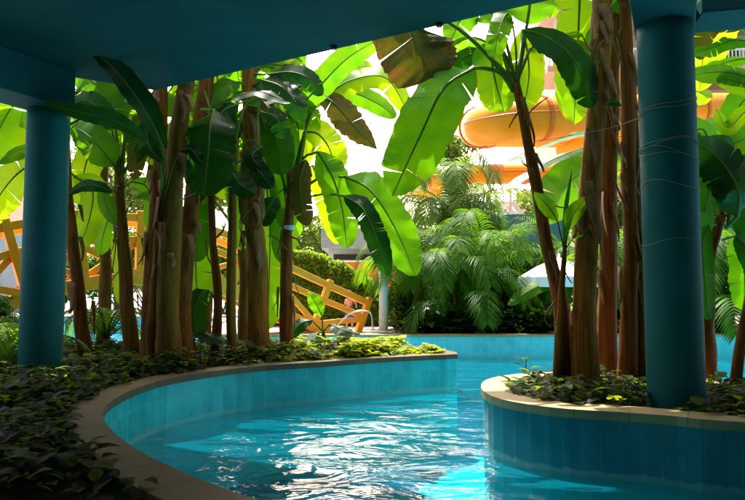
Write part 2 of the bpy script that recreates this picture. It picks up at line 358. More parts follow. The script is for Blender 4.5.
# ---------------------------------------------------------------- plants
TOCAM = V((0, -1, 0.15)).normalized()
def leaf(parent, pet, rib, w, m='mature', n=TOCAM, fold=0.25, tears=5, wave=0.04, kind='banana', seed=0, rag=0.05, rmat='midrib', droop=0.0):
    """one leaf: pet = petiole points (first on the stem), rib = blade midrib points, w = full width in metres"""
    rg = random.Random(seed * 7919 + int(abs(rib[-1].x) * 1000)); tears = (tears + 1) // 2; rag *= .6
    n = V(n).normalized()
    rows = 34
    C = catmull(rib, rows + 1)
    Ln = sum((b - a).length for a, b in zip(C, C[1:]))
    def frame(i):
        t = (C[min(i+1, rows)] - C[max(i-1, 0)]).normalized()
        s = t.cross(n)
        if s.length < 0.05: s = t.cross(V((1, 0, 0)))
        s.normalize(); return t, s, s.cross(t).normalized()
    def prof(t):
        if kind == 'lance':
            return max(0.02, math.sin(math.pi * min(1, 0.03 + t * 0.97) ** 0.85)) ** 0.8
        a = min(1, (t / 0.16 + 0.02)) ** 0.55
        b = 1.0 if t < 0.55 else max(0.0, 1 - ((t - 0.55) / 0.45) ** 2.3) ** 0.6
        return max(0.02, a * b)
    mb = MB(); cols = 4
    for sd in (-1, 1):
        tr = sorted(rg.sample(range(4, rows - 2), min(tears, rows - 8))) if tears else []
        segs = []; last = 0
        for k in tr + [rows]:
            segs.append((last, k)); last = k
        ph = rg.random() * 6
        for (i0, i1) in segs:
            if i1 <= i0: continue
            extra = rg.uniform(-0.13, 0.13) if tears else 0
            gap = rg.uniform(0.05, 0.45) if tears else 0
            vs = []; uv = []
            for i in range(i0, i1 + 1):
                t = i / rows
                T, s, nn = frame(i)
                ww = w / 2 * prof(t) * (1 + rag * math.sin(i * 1.9 + ph) + rg.uniform(-rag, rag) * 0.6)
                for c in range(cols + 1):
                    u = c / cols
                    ang = fold + extra * u + droop * u * u
                    off = s * sd * (u * ww * math.cos(ang)) - nn * (u * ww * math.sin(ang))
                    off += nn * (wave * w * u * (math.sin(i * 0.55 + ph + sd) + 0.35 * math.sin(i * 1.5 + ph)))
                    sh = 0
                    if i == i0 and i0 > 0: sh = gap * u * u
                    if i == i1 and i1 < rows: sh = -gap * u * u
                    off += T * (u * ww * 0.18 + sh * Ln / rows)
                    vs.append(C[i] + off); uv.append((u * sd, t))
            k = cols + 1; fs = []
            for r_ in range(i1 - i0):
                for c in range(cols):
                    a = r_ * k + c
                    f = (a, a + 1, a + k + 1, a + k)
                    fs.append(f if sd > 0 else f[::-1])
            mb.add(vs, fs, uv)
    o = mb.build('leaf', M[m], parent, smooth=True)
    rb = MB()
    r0 = max(0.006, min(0.022, w * 0.045))
    pts = (catmull(list(pet) + [C[0]], 10)[:-1] if pet else []) + C[::2]
    k = len(pts)
    rb.tube([p + frame(0)[2] * 0.0 for p in pts], [r0 * (1.25 - 1.1 * i / (k - 1)) for i in range(k)], 6)
    rb.build('midrib', M[rmat], o, smooth=True)
    return o

def stem(parent, pts, rs, m='stem_brown', seed=0, name='pseudostem', n=22, rows=60, rough=1.0):
    """banana pseudostem of overlapping leaf sheaths"""
    rg = random.Random(seed)
    C = catmull(pts, rows + 1); mb = MB(); vs = []; fs = []
    sp = rg.uniform(2.0, 3.0); ph = rg.random() * 6
    for i, p in enumerate(C):
        t = i / rows
        f = t * (len(rs) - 1); j = min(int(f), len(rs) - 2); r = (rs[j] + (rs[j+1] - rs[j]) * (f - j)) * (1 + .24 * math.exp(-t * 22))
        p = p + V((.35 * r * noise.noise(V((t * 5, seed * 1.7, 0))), .35 * r * noise.noise(V((t * 5, seed * 1.7, 9))), 0))
        for k in range(n):
            a = 2 * math.pi * k / n
            saw = ((a / (2 * math.pi)) * 2 + t * sp + 0.35 * noise.noise(V((t * 3, seed, k * 0.05)))) % 1.0
            saw2 = ((a / (2 * math.pi)) * 3 - t * sp * 0.6 + 0.37) % 1.0
            rr = r * (0.93 + rough * (0.11 * saw + 0.06 * saw2 + 0.05 * noise.noise(V((math.cos(a) * 2, math.sin(a) * 2 + seed, t * 6)))))
            vs.append(p + V((math.cos(a + ph) * rr, math.sin(a + ph) * rr, 0)))
    for i in range(rows):
        for k in range(n):
            k2 = (k + 1) % n
            fs.append((i*n+k, i*n+k2, (i+1)*n+k2, (i+1)*n+k))
    fs.append(tuple(rows*n + k for k in range(n)))
    mb.add(vs, fs)
    return mb.build(name, M[m], parent, smooth=True), C

def sheaths(parent, C, rs, num, seed, lo=0.2, hi=0.95, m='dry'):
    """dry strips peeling from the stem"""
    rg = random.Random(seed + 99)
    for _ in range(num):
        t = rg.uniform(lo, hi); i = int(t * (len(C) - 2)); r = rs[0] + (rs[-1] - rs[0]) * t
        a = rg.uniform(math.pi * 0.95, math.pi * 2.05); d = V((math.cos(a), math.sin(a), 0)); sd = V((-d.y, d.x, 0))
        ln = rg.uniform(0.18, 0.5); w = r * rg.uniform(0.25, 0.55); mb = MB(); vs = []; fs = []
        out_ = rg.uniform(0.02, 0.10)
        for k in range(6):
            u = k / 5
            p = C[i] + d * (r * 1.0 + out_ * u * u + 0.004) + V((0, 0, ln * (0.5 - u))) + sd * (0.03 * math.sin(u * 4 + a))
            ww = w * (1 - 0.75 * u ** 1.5)
            vs += [p - sd * ww + d * 0.004, p + d * 0.012, p + sd * ww + d * 0.004]
        for k in range(5):
            fs += [(k*3, k*3+1, k*3+4, k*3+3), (k*3+1, k*3+2, k*3+5, k*3+4)]
        mb.add(vs, fs); o = mb.build('dry_sheath', M[m], parent, smooth=True)
        so = o.modifiers.new('thick', 'SOLIDIFY'); so.thickness = 0.005
def twig(parent, pts, r=0.008, m='dry', name='dry_stalk'):
    mb = MB(); C = catmull(pts, 10); mb.tube(C, [r * (1 - 0.5 * i / 9) for i in range(10)], 6)
    return mb.build(name, M[m], parent, smooth=True)

def A(pts, d):
    """image points with a depth offset each -> points in space around depth d"""
    return [at(p[0], p[1], d + (p[2] if len(p) > 2 else 0)) for p in pts]
def pleaf(pl, d, pet, rib, wpx, m='mature', **kw):
    P = A(pet, d) if pet else []
    return leaf(pl, P, A(rib, d), wpx * d / F, m, **kw)

def crown_leaves(parent, P, num, Lr, w, seed, m=('mature', 'edged'), az=(0, 360), el=(30, 75)):
    """arching leaves round the head of a stem"""
    rg = random.Random(seed)
    for k in range(num):
        a = R(az[0] + (az[1] - az[0]) * (k + rg.uniform(0.2, 0.8)) / num); e = R(rg.uniform(*el)); ln = Lr * rg.uniform(0.8, 1.2)
        d = V((math.cos(a), math.sin(a), 0))
        p1 = P + (d * math.cos(e) + V((0, 0, math.sin(e)))) * (ln * 0.28)
        p2 = p1 + (d * math.cos(e * 0.5) + V((0, 0, math.sin(e * 0.5)))) * (ln * 0.35)
        p3 = p2 + (d * 0.9 - V((0, 0, 0.35))) * (ln * 0.3)
        p4 = p3 + (d * 0.45 - V((0, 0, 0.9))) * (ln * 0.25)
        leaf(parent, [P], [p1, p2, p3, p4], w * rg.uniform(0.8, 1.15), rg.choice(m), n=V((0, 0, 1)) - d * 0.1, fold=0.3, tears=rg.randint(4, 9), seed=seed * 31 + k)

# ================================================================ SETTING
def poly_prism(mb, outline, z0, z1, uvwall=True, top_mi=0):
    """closed outline (list of x,y): wall faces get UV = (arc length, height); the top face has material slot top_mi"""
    s = 0; k = len(outline)
    for i in range(k):
        a, b = outline[i], outline[(i+1) % k]; ln = math.dist(a, b)
        mb.add([(a[0], a[1], z0), (b[0], b[1], z0), (b[0], b[1], z1), (a[0], a[1], z1)], [(0, 1, 2, 3)],
               [(s, z0), (s + ln, z0), (s + ln, z1), (s, z1)])
        s += ln
    mb.add([(p[0], p[1], z1) for p in outline], [tuple(range(k))], [(p[0], p[1]) for p in outline], mi=top_mi)
def xy(p): return (p.x, p.y)
def smooth2(pts, n): return [xy(p) for p in catmull([V((a, b, 0)) for a, b in pts], n)]
def coping_strip(edge, width, z0, z1, side=1, over=0.02):
    """paving strip along the edge polyline, its pool side overhanging a little"""
    mb = MB(); k = len(edge); E = []; I = []
    for i in range(k):
        a, b = V(edge[max(0, i-1)]), V(edge[min(k-1, i+1)]); t = (b - a).normalized(); nn = V((-t.y, t.x)) * side
        e = V(edge[i]); E.append(e - nn * over); I.append(e + nn * width)
    s = 0; prev = None
    for i in range(k):
        if i: s += (V(edge[i]) - V(edge[i-1])).length
        cur = (E[i], I[i], s)
        if prev:
            (e0, i0, s0), (e1, i1, s1) = prev, cur
            def q(pts, uv): mb.add(pts, [(0, 1, 2, 3)], uv)
            q([(*e0, z1), (*e1, z1), (*i1, z1), (*i0, z1)], [(s0, 0.1), (s1, 0.1), (s1, width), (s0, width)])
            q([(*e0, z0), (*e1, z0), (*e1, z1), (*e0, z1)], [(s0, 0.1), (s1, 0.1), (s1, 0.2), (s0, 0.2)])
            q([(*i1, z0), (*i0, z0), (*i0, z1), (*i1, z1)], [(s1, 0.1), (s0, 0.1), (s0, 0.2), (s1, 0.2)])
            q([(*e1, z0), (*e0, z0), (*i0, z0), (*i1, z0)], [(s1, 0.1), (s0, 0.1), (s0, 0.2), (s1, 0.2)])
        prev = cur
    return mb

ZC = 0.55      # coping top
ZS = 0.49      # soil
g = MB(); g.box((-2500, -2500, -1.6), (2500, 2500, -1.2)); tag(g.build('ground', M['ground']), kind='structure')
g = MB(); g.box((-40, -8, -1.19), (40, 45, -0.85)); tag(g.build('pool_floor', M['poolfloor']), kind='structure')
NX = 2
g = MB(); g.add([(-40, -8, 0), (40, -8, 0), (40, 45, 0), (-40, 45, 0)], [(0, 1, 2, 3)])
tag(g.build('water', M['water']), kind='structure')

left_px = [(456, 354), (430, 355), (380, 357.5), (330, 361), (250, 366.5), (180, 376), (140, 386), (112, 399), (101, 410), (100, 418), (106, 427), (122, 442), (150, 459), (200, 481), (250, 499)]
far_side = [(-12, 9.2), (-6, 10.3), (-3, 10.7), (-0.5, 10.75), (0.6, 10.4), (1.1, 9.9), (1.27, 9.5)]
ledge = smooth2(far_side + [xy(on(a, b, ZC)) for a, b in left_px] + [(0.1, 2.45), (1.0, 2.15), (3, 1.95), (6, 1.9), (12, 1.9)], 170)
lout = ledge + [(14, 1.8), (14, -7.5), (-14, -7.5)]
g = MB(); poly_prism(g, lout, -0.9, ZS, top_mi=1)
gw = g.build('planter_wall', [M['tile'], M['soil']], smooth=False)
gw['label'] = 'turquoise tiled curved planter wall along the left of the pool'; gw['category'] = 'planter wall'
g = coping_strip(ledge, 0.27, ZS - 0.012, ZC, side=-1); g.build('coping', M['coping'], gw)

right_px = [(745, 421.5), (680, 416), (620, 411.5), (570, 408.5), (530, 404), (500, 398), (487, 392), (483, 386.5), (486, 381), (500, 376.5), (530, 373), (565, 372), (600, 372.5), (660, 376), (745, 382)]
redge = smooth2([(9, 3.4), (5.2, 3.9)] + [xy(on(a, b, ZC)) for a, b in right_px] + [(6, 6.0), (9, 5.8)], 110)
g = MB(); poly_prism(g, redge, -0.9, ZS, top_mi=1)
gw2 = g.build('planter_wall', [M['tile_shaded'], M['soil']])
gw2['label'] = 'turquoise tiled round ended planter wall around the right hand teal column'; gw2['category'] = 'planter wall'
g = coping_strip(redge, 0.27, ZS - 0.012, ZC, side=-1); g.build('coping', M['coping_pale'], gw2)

fedge = smooth2([(60, 13.6), (20, 13.6), (8, 13.6), (2, 13.5), (-3.4, 13.5)], 60) + smooth2([(-3.7, 13.5), (-4.2, 13.7), (-4.5, 14.3), (-4.7, 16), (-5, 19), (-5.3, 20.8), (-6.2, 21.6), (-9, 22), (-20, 22), (-60, 22)], 60)
g = MB(); poly_prism(g, fedge + [(-60, 160), (60, 160)], -0.9, 0.46, top_mi=1)
tag(g.build('far_deck', [M['tile_far'], M['deck']]), kind='structure')
g = coping_strip(fedge, 0.32, 0.462, 0.51, side=-1); tag(g.build('far_coping', M['coping_pale']), kind='structure')

# ---------------------------------------------------------------- roof, beams, columns
ZR = 4.15
roof = [(-9.2, -3.0), (-4.15, 7.0), (-2.87, 7.76), (1.26, 5.47), (1.7, 5.22), (2.4, 5.1), (14, 2.4), (14, -7), (-9.2, -7)]
bd = thing('pool_building', 'dark teal pool building with roof, beams and two round columns framing the view', 'building', (0, -2, 0))
g = MB()
k = len(roof)
g.add([(x, y, ZR) for x, y in roof] + [(x, y, ZR + 0.4) for x, y in roof],
      [tuple(range(k)), tuple(range(2*k - 1, k - 1, -1))] + [(i, (i+1) % k, k + (i+1) % k, k + i) for i in range(k)])
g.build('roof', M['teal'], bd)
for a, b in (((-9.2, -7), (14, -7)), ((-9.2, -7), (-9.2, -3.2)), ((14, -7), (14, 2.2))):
    g = MB(); g.bar((*a, (ZR + ZS) / 2), (*b, (ZR + ZS) / 2), .25, ZR - ZS - .006); g.build('wall', M['teal'], bd)  # unseen back and side walls, added to block skylight from behind
lc = at(49, 115, 7.15); lc = V((lc.x, lc.y, ZS)); rl = 19.8 * lc.y / F
rc = at(671.5, 250, 5.45); rc = V((rc.x, rc.y, ZS)); rr = 26.5 * rc.y / F
zl = at(74, 110, 7.09).z; zr = at(665, 27, rc.y).z
u = V((-0.45, -0.89, 0)).normalized()
def column(c, r, ztop, label):
    mb = MB(); n = 40; vs = []; fs = []; zs = [ZS - 0.2 + (ztop - ZS + 0.2) * i / 24 for i in range(25)]
    for i, z in enumerate(zs):
        for k in range(n):
            a = 2 * math.pi * k / n
            q = r * (1 + 0.004 * noise.noise(V((math.cos(a) * 2, math.sin(a) * 2, z * 1.5))))
            vs.append((c.x + q * math.cos(a), c.y + q * math.sin(a), z))
    for i in range(24):
        for k in range(n): fs.append((i*n+k, i*n+(k+1) % n, (i+1)*n+(k+1) % n, (i+1)*n+k))
    fs.append(tuple(24*n + k for k in range(n)))
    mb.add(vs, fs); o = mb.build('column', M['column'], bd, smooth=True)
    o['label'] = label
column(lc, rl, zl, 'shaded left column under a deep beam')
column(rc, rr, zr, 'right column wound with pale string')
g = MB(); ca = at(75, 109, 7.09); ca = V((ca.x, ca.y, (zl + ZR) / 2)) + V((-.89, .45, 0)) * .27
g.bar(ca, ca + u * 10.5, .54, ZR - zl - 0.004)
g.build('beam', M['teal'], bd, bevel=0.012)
g = MB(); zz = (zr + ZR) / 2 - ZS
p0 = rc - u * rr * 1.0
g.bar(p0 + V((0, 0, zz)), rc + u * 8 + V((0, 0, zz)), rr * 2.14, ZR - zr - 0.004)
g.build('beam', M['teal'], bd, bevel=0.012)
g = MB(); w_ = V((0.96, -0.2, 0)).normalized()
g.bar(rc + w_ * (rr * 1.1) + V((0, 0.02, zz + 0.006)), rc + w_ * 8 + V((0, 0.02, zz + 0.006)), rr * 1.9, ZR - zr - 0.02)
g.build('beam', M['teal'], bd, bevel=0.012)
for px, py, lab in ((334, 47, 'small black light fitting at the roof edge left of the sky gap'),
                    (439.5, 24, 'small black light fitting at the roof edge above the browning banana leaf')):
    p = on(px, py - 2, ZR); t = thing('light_fitting', lab, 'light fitting', p, 'black light fittings along the roof edge')
    g = MB(); g.box(p + V((-0.035, 0.0, -0.03)), p + V((0.035, 0.05, -0.002))); g.build('housing', M['black'], t, bevel=0.008)
    g = MB(); g.box(p + V((-0.028, 0.01, -0.045)), p + V((0.028, 0.04, -0.031))); g.build('diffuser', M['white'], t, bevel=0.006)

# ================================================================ BANANA PLANTS
def base(px, py): return on(px, py, ZS)
GL = 'banana plants in the left bed'; GR = 'banana plants in the right planter'
def plant(px, py, label, group, name='banana_plant', cat='banana plant'):
    b = base(px, py); t = thing(name, label, cat, b, group); return t, b.y, b

# A: slim brown stem leaning behind the left column
t, d, b = plant(87, 364, 'leaning brown banana stem just right of the shaded left column', GL)
_, C = stem(t, [b - V((0, 0, .1))] + A([(80, 300), (72, 230), (66, 180), (64, 130)], d), [0.098, 0.085, 0.075, 0.07], 'stem_brown', 1)
sheaths(t, C, [0.16, 0.11], 5, 1)
pleaf(t, d, [(64, 130)], [(48, 105, .3), (20, 100, .5), (0, 128, .6), (-8, 165, .6)], 62, 'edged', tears=4, seed=1)
pleaf(t, d, [(65, 150)], [(55, 140, .4), (32, 146, .5), (14, 152, .5), (-2, 163, .5)], 20, 'mature', tears=0, seed=2, fold=.6)
pleaf(t, d, [(66, 180)], [(48, 158, .5), (22, 170, .5), (2, 192, .6), (-16, 225, .6)], 44, 'young', tears=3, seed=3)
pleaf(t, d, [(66, 170)], [(74, 176, .4), (92, 190, .5), (90, 216, .4), (80, 248, .4)], 30, 'young', tears=2, seed=4)
pleaf(t, d, [(64, 135)], [(70, 110, .6), (95, 118, .7), (112, 150, .7)], 38, 'young', tears=2, seed=5)
crown_leaves(t, A([(64, 128)], d)[0], 3, 1.7, 0.55, 41, az=(20, 160))

# B: dark slim stem with leaves fanning left and right
t, d, b = plant(131, 362, 'slim dark banana stem with broad leaves fanned out beside the left column', GL)
_, C = stem(t, [b - V((0, 0, .1))] + A([(128, 300), (122, 230), (119, 180), (118, 160)], d), [0.115, 0.10, 0.08, 0.06], 'stem_green', 2)
sheaths(t, C, [0.13, 0.08], 4, 2, hi=.8)
pleaf(t, d, [(119, 165), (117, 140)], [(114, 122, .1), (106, 98, .2), (92, 80, .2), (76, 73, .3)], 50, 'mature', tears=3, seed=11)
pleaf(t, d, [(119, 178)], [(114, 166, -.2), (100, 148, -.3), (86, 134, -.3), (72, 126, -.2)], 34, 'mature', tears=1, seed=12)
pleaf(t, d, [(119, 186)], [(112, 192, -.3), (98, 186, -.4), (82, 186, -.4), (66, 196, -.4)], 13, 'deep', tears=0, seed=13, kind='lance')
pleaf(t, d, [(120, 195)], [(112, 190, -.2), (104, 194, -.3), (108, 210, -.3), (116, 226, -.3)], 17, 'mature', tears=0, seed=14, kind='lance')
pleaf(t, d, [(120, 180), (128, 165)], [(134, 150, .1), (138, 138, .1), (132, 122, .2)], 26, 'mature', tears=1, seed=15)
pleaf(t, d, [(120, 192), (130, 175)], [(136, 162, .2), (146, 150, .2), (158, 156, .2)], 10, 'deep', tears=0, seed=16, kind='lance')
pleaf(t, d, [(123, 222), (130, 205)], [(138, 196, .1), (150, 196, .1), (160, 205, .1)], 12, 'mature', tears=0, seed=17, kind='lance')
pleaf(t, d, [(124, 230), (132, 230)], [(142, 238, .1), (148, 252, .1), (152, 268, .1)], 9, 'deep', tears=0, seed=18, kind='lance')
pleaf(t, d, [(121, 200), (124, 150)], [(128, 110, .5), (118, 84, .6), (100, 76, .7)], 40, 'young', tears=3, seed=19)
twig(t, A([(126, 262), (112, 280), (102, 292), (96, 290)], d))

for q, (pet, rib, w, m, kd) in enumerate((
    ([(122, 205)], [(116, 232, .3), (118, 250, .4), (121, 275, .4), (119, 304, .4)], 17, 'young', 'banana'),
    ([(119, 170), (124, 140)], [(128, 100, .8), (136, 92, .9), (134, 115, .9), (126, 146, .9)], 22, 'olive', 'banana'),
    ([(119, 170)], [(128, 130, .6), (142, 112, .7), (150, 130, .7), (152, 165, .7)], 30, 'young', 'banana'),
    ([(119, 175)], [(106, 150, .5), (92, 150, .6), (84, 172, .6), (80, 205, .6)], 34, 'young', 'banana'),
    ([(120, 190)], [(132, 182, .4), (146, 186, .5), (152, 205, .5), (150, 235, .5)], 20, 'mature', 'banana'),
    ([(120, 185)], [(110, 215, .5), (104, 232, .6), (100, 255, .6)], 18, 'mature', 'banana'),
    ([(119, 165)], [(112, 130, -.2), (98, 108, -.3), (84, 100, -.3), (70, 108, -.3)], 24, 'deep', 'banana'))):
    pleaf(t, d, pet, rib, w, m, tears=2, seed=400 + q, kind=kd)

# C: two dark lance leaves reaching under the roof, on a young plant
t, d, b = plant(152, 367, 'young banana plant whose two dark leaves reach up under the roof by the left column', GL)
_, C = stem(t, [b - V((0, 0, .1))] + A([(155, 300, -.1), (160, 230, -.2), (164, 185, -.3)], d), [0.10, 0.085, 0.065, 0.04], 'stem_green', 3)
pleaf(t, d, [(164, 190, -.3), (160, 165, -.5)], [(164, 150, -.6), (150, 118, -.9), (122, 78, -1.3), (86, 43, -1.7)], 26, 'deep', tears=0, seed=21, kind='lance', n=(-.25, -1, -.1))
pleaf(t, d, [(164, 195, -.3), (158, 165, -.5)], [(146, 140, -.7), (118, 122, -1.0), (84, 113, -1.3), (38, 103, -1.6)], 17, 'deep', tears=0, seed=22, kind='lance', n=(.1, -1, -.35))
pleaf(t, d, [(164, 190, -.3), (166, 165, -.4)], [(160, 140, -.5), (148, 124, -.5), (150, 146, -.6), (164, 164, -.6)], 20, 'deep', tears=0, seed=23, kind='lance')
pleaf(t, d, [(164, 200, -.3), (172, 170, -.4)], [(180, 150, -.4), (192, 150, -.4), (204, 168, -.4)], 12, 'deep', tears=0, seed=24, kind='lance')

# D: the two thick clumped stems
t, d, b = plant(171, 369, 'thickest olive brown banana stem, front one of the clump left of the slim stems', GL)
_, C = stem(t, [b - V((0, 0, .1))] + A([(169, 300), (172, 220), (179, 140), (188, 70), (191, 40)], d), [0.150, 0.138, 0.128, 0.11, 0.095], 'stem_green', 4, rough=1.2)
sheaths(t, C, [0.20, 0.14], 12, 4, lo=.3)
crown_leaves(t, C[-1], 5, 2.2, 0.6, 42, az=(60, 250))
t, d, b = plant(186, 366, 'thick peeling brown banana stem leaning right, behind the thickest olive one', GL)
_, C = stem(t, [b - V((0, 0, .1))] + A([(184, 300, .2), (188, 220, .3), (198, 140, .4), (207, 70, .5), (210, 40, .5)], d), [0.118, 0.11, 0.11, 0.11, 0.10], 'stem_brown', 5)
sheaths(t, C, [0.18, 0.13], 12, 5, lo=.3)
crown_leaves(t, C[-1], 4, 2.1, 0.6, 43, az=(50, 240))
pleaf(t, d, [(202, 110, .3)], [(214, 110, -.2), (210, 128, -.4), (208, 155, -.45), (204, 196, -.4)], 50, 'deep', tears=2, seed=25, rag=.08)
pleaf(t, d, [(204, 90, .4)], [(210, 108, .1), (236, 96, -.1), (262, 92, -.2), (290, 104, -.2)], 22, 'deep', tears=2, seed=26, n=(0, -.6, .8))
pleaf(t, d, [(200, 120, .3)], [(196, 128, .1), (193, 150, .1), (193, 176, .1), (196, 205, .1)], 11, 'olive', tears=5, seed=28, rag=.2, rmat='dry')
pleaf(t, d, [(150, 100, .8)], [(150, 92, .9), (144, 110, .9), (138, 140, .9), (134, 180, .9)], 26, 'olive', tears=5, seed=27)

t, d, b = plant(150, 366, 'dark brown upright banana stem on the left flank of the clump', GL)
_, C = stem(t, [b - V((0, 0, .1))] + A([(151, 300, .1), (156, 220, .2), (160, 140, .3), (163, 80, .4), (164, 50, .4)], d), [0.105, 0.095, 0.09, 0.085, 0.08], 'stem_brown', 21, rough=1.3)
sheaths(t, C, [0.13, 0.1], 9, 21, lo=.3)
crown_leaves(t, C[-1], 4, 1.9, 0.5, 47, az=(20, 200))

# E: thin dark stem
t, d, b = plant(214, 360, 'thinnest knotty banana stem between the clump and the tied slim stems', GL)
_, C = stem(t, [b - V((0, 0, .1))] + A([(218, 300), (213, 240), (211, 200), (212, 170)], d), [0.07, 0.06, 0.05, 0.045], 'stem_brown', 6, rough=1.6)
twig(t, A([(213, 240), (222, 232), (226, 222)], d), .02); twig(t, A([(216, 270), (208, 258), (206, 240)], d), .015)
pleaf(t, d, [(212, 172)], [(206, 180, .2), (198, 196, .3), (196, 225, .3), (198, 262, .3)], 30, 'mature', tears=3, seed=31)
pleaf(t, d, [(212, 172)], [(205, 200, .4), (197, 230, .4), (196, 275, .4), (200, 310, .4)], 36, 'mature', tears=3, seed=32)
pleaf(t, d, [(214, 185)], [(205, 182, -.1), (196, 190, -.2), (188, 205, -.2)], 22, 'deep', tears=1, seed=33)
pleaf(t, d, [(216, 300)], [(208, 290, -.2), (200, 296, -.3), (194, 316, -.3), (200, 338, -.3)], 22, 'deep', tears=1, seed=34)

# F: slim tied stem with a dark head of leaves
t, d, b = plant(231, 361, 'slim straight banana stem with a white tie, left of the golden stem', GL)
_, C = stem(t, [b - V((0, 0, .1))] + A([(231, 300), (232, 230), (233, 180), (235, 140)], d), [0.075, 0.068, 0.062, 0.055], 'stem_green', 7)
pleaf(t, d, [(234, 165)], [(246, 158, -.1), (258, 170, -.2), (272, 188, -.2)], 20, 'deep', tears=2, seed=35)
pleaf(t, d, [(234, 160)], [(232, 172, -.2), (240, 184, -.3), (256, 194, -.3)], 22, 'deep', tears=1, seed=36)
pleaf(t, d, [(235, 145), (240, 120)], [(246, 104, .1), (266, 96, .1), (288, 96, .2), (306, 110, .2)], 24, 'mature', tears=3, seed=37, n=(0, -.8, .6))
pleaf(t, d, [(235, 150)], [(222, 152, -.2), (214, 166, -.2), (210, 186, -.2)], 22, 'deep', tears=2, seed=38)
pleaf(t, d, [(235, 150), (250, 140)], [(262, 146, -.1), (252, 156, -.2), (262, 170, -.2)], 18, 'deep', tears=1, seed=39)
pleaf(t, d, [(235, 140), (232, 118)], [(238, 100, .3), (258, 84, .3), (280, 80, .4), (302, 86, .4)], 24, 'deep', tears=3, seed=40, n=(0, -.7, .7))
pleaf(t, d, [(235, 145)], [(240, 128, .4), (262, 116, .5), (276, 140, .5), (282, 175, .5)], 38, 'mature', tears=4, seed=46)
crown_leaves(t, A([(235, 120)], d)[0], 3, 1.6, 0.5, 44, az=(20, 160))

# G: golden thick stem
t, d, b = plant(256, 358, 'golden brown thick fibrous banana stem in the middle of the left bed', GL)
_, C = stem(t, [b - V((0, 0, .1))] + A([(257, 300), (254, 220), (250, 150), (250, 90), (252, 50)], d), [0.175, 0.15, 0.135, 0.12, 0.11], 'stem_gold', 8, rough=1.3)
sheaths(t, C, [0.2, 0.14], 14, 8)
twig(t, A([(246, 246, -.2), (240, 224, -.3), (254, 205, -.3)], d), .012)
crown_leaves(t, C[-1], 5, 2.0, 0.55, 45, az=(50, 250))
pleaf(t, d, [(252, 95)], [(262, 105, .3), (280, 140, .4), (288, 190, .4), (280, 262, .5)], 42, 'mature', tears=5, seed=51)
pleaf(t, d, [(252, 110)], [(262, 150, .5), (268, 200, .6), (270, 240, .6), (268, 330, .7)], 40, 'mature', tears=5, seed=52)
pleaf(t, d, [(252, 75), (262, 66)], [(274, 64, .2), (290, 68, .2), (300, 84, .2)], 26, 'young', tears=3, seed=53)

for q, (pet, rib, w, m, sd_) in enumerate((
    ([(250, 92)], [(240, 82, -.2), (226, 84, -.4), (214, 96, -.5), (206, 120, -.5)], 22, 'mature', 54),
    ([(250, 88)], [(262, 80, -.3), (280, 86, -.5), (294, 100, -.6), (302, 122, -.6)], 24, 'deep', 55),
    ([(250, 100)], [(238, 104, -.4), (222, 112, -.5), (212, 134, -.6)], 24, 'deep', 56),
    ([(250, 108)], [(262, 112, -.5), (276, 118, -.6), (284, 138, -.6)], 20, 'deep', 57),
    ([(251, 80)], [(262, 66, .4), (284, 70, .6), (306, 82, .6), (318, 108, .6)], 30, 'mature', 58),
    ([(251, 120)], [(244, 150, .6), (240, 180, .7), (242, 215, .7), (240, 250, .7)], 34, 'mature', 59),
    ([(250, 85)], [(232, 100, .9), (222, 124, 1.0), (222, 160, 1.0), (226, 200, 1.0)], 40, 'edged', 60))):
    pleaf(t, d, pet, rib, w, m, tears=3, seed=sd_)

for q, (pet, rib, w, m) in enumerate((
    ([(250, 70)], [(240, 60, .3), (222, 66, .4), (206, 86, .5), (196, 120, .5)], 30, 'mature'),
    ([(250, 70)], [(262, 58, .5), (282, 62, .6), (298, 84, .7), (302, 130, .7)], 36, 'mature'),
    ([(250, 75)], [(270, 74, -.3), (290, 72, -.5), (308, 78, -.6), (322, 96, -.6)], 20, 'deep'),
    ([(250, 96)], [(240, 92, .5), (226, 104, .6), (218, 130, .6), (216, 170, .6)], 34, 'mature'),
    ([(250, 120)], [(262, 126, .3), (276, 150, .4), (284, 190, .4), (288, 232, .4)], 34, 'young'),
    ([(250, 110)], [(240, 120, -.2), (232, 128, -.3), (224, 146, -.3)], 22, 'deep'),
    ([(250, 140)], [(246, 150, -.2), (246, 170, -.25), (243, 196, -.25), (244, 225, -.25)], 11, 'olive'),
    ([(250, 90)], [(262, 100, -.3), (268, 108, -.4), (272, 124, -.4)], 15, 'olive'))):
    pleaf(t, d, pet, rib, w, m, tears=4, seed=420 + q)

# H: the main leafy plant at the tip of the left bed
t, d, b = plant(287, 355, 'tall leafy banana plant with a white tie, nearest the bright tip of the left bed', GL)
_, C = stem(t, [b - V((0, 0, .1))] + A([(286, 300), (288, 240), (290, 210), (293, 185)], d), [0.112, 0.10, 0.088, 0.065], 'stem_brown', 9)
sheaths(t, C, [0.13, 0.09], 5, 9)
for q in ([(289, 236), (298, 240), (303, 250)], [(287, 250), (276, 238), (268, 236)], [(286, 270), (280, 258), (278, 250)]): twig(t, A(q, d - .1), .018)
pleaf(t, d, [(293, 195), (298, 160), (307, 122)], [(298, 108, -.1), (318, 88, -.3), (348, 58, -.4), (385, 36, -.4)], 27, 'mature', tears=2, seed=61, n=(.1, -.8, -.5))
pleaf(t, d, [(294, 190), (300, 150), (312, 112)], [(322, 98, .2), (352, 80, .3), (386, 78, .4), (408, 112, .4)], 30, 'young', tears=4, seed=62, n=(.1, -.9, .3))
pleaf(t, d, [(294, 190), (303, 150), (309, 110)], [(318, 94, .1), (335, 104, 0), (352, 124, 0), (377, 149, 0)], 31, 'olive', tears=2, seed=63, kind='lance', rag=.1)
pleaf(t, d, [(293, 195), (296, 165)], [(304, 132, .1), (318, 134, .1), (330, 150, .1), (334, 172, .1)], 36, 'young', tears=3, seed=64)
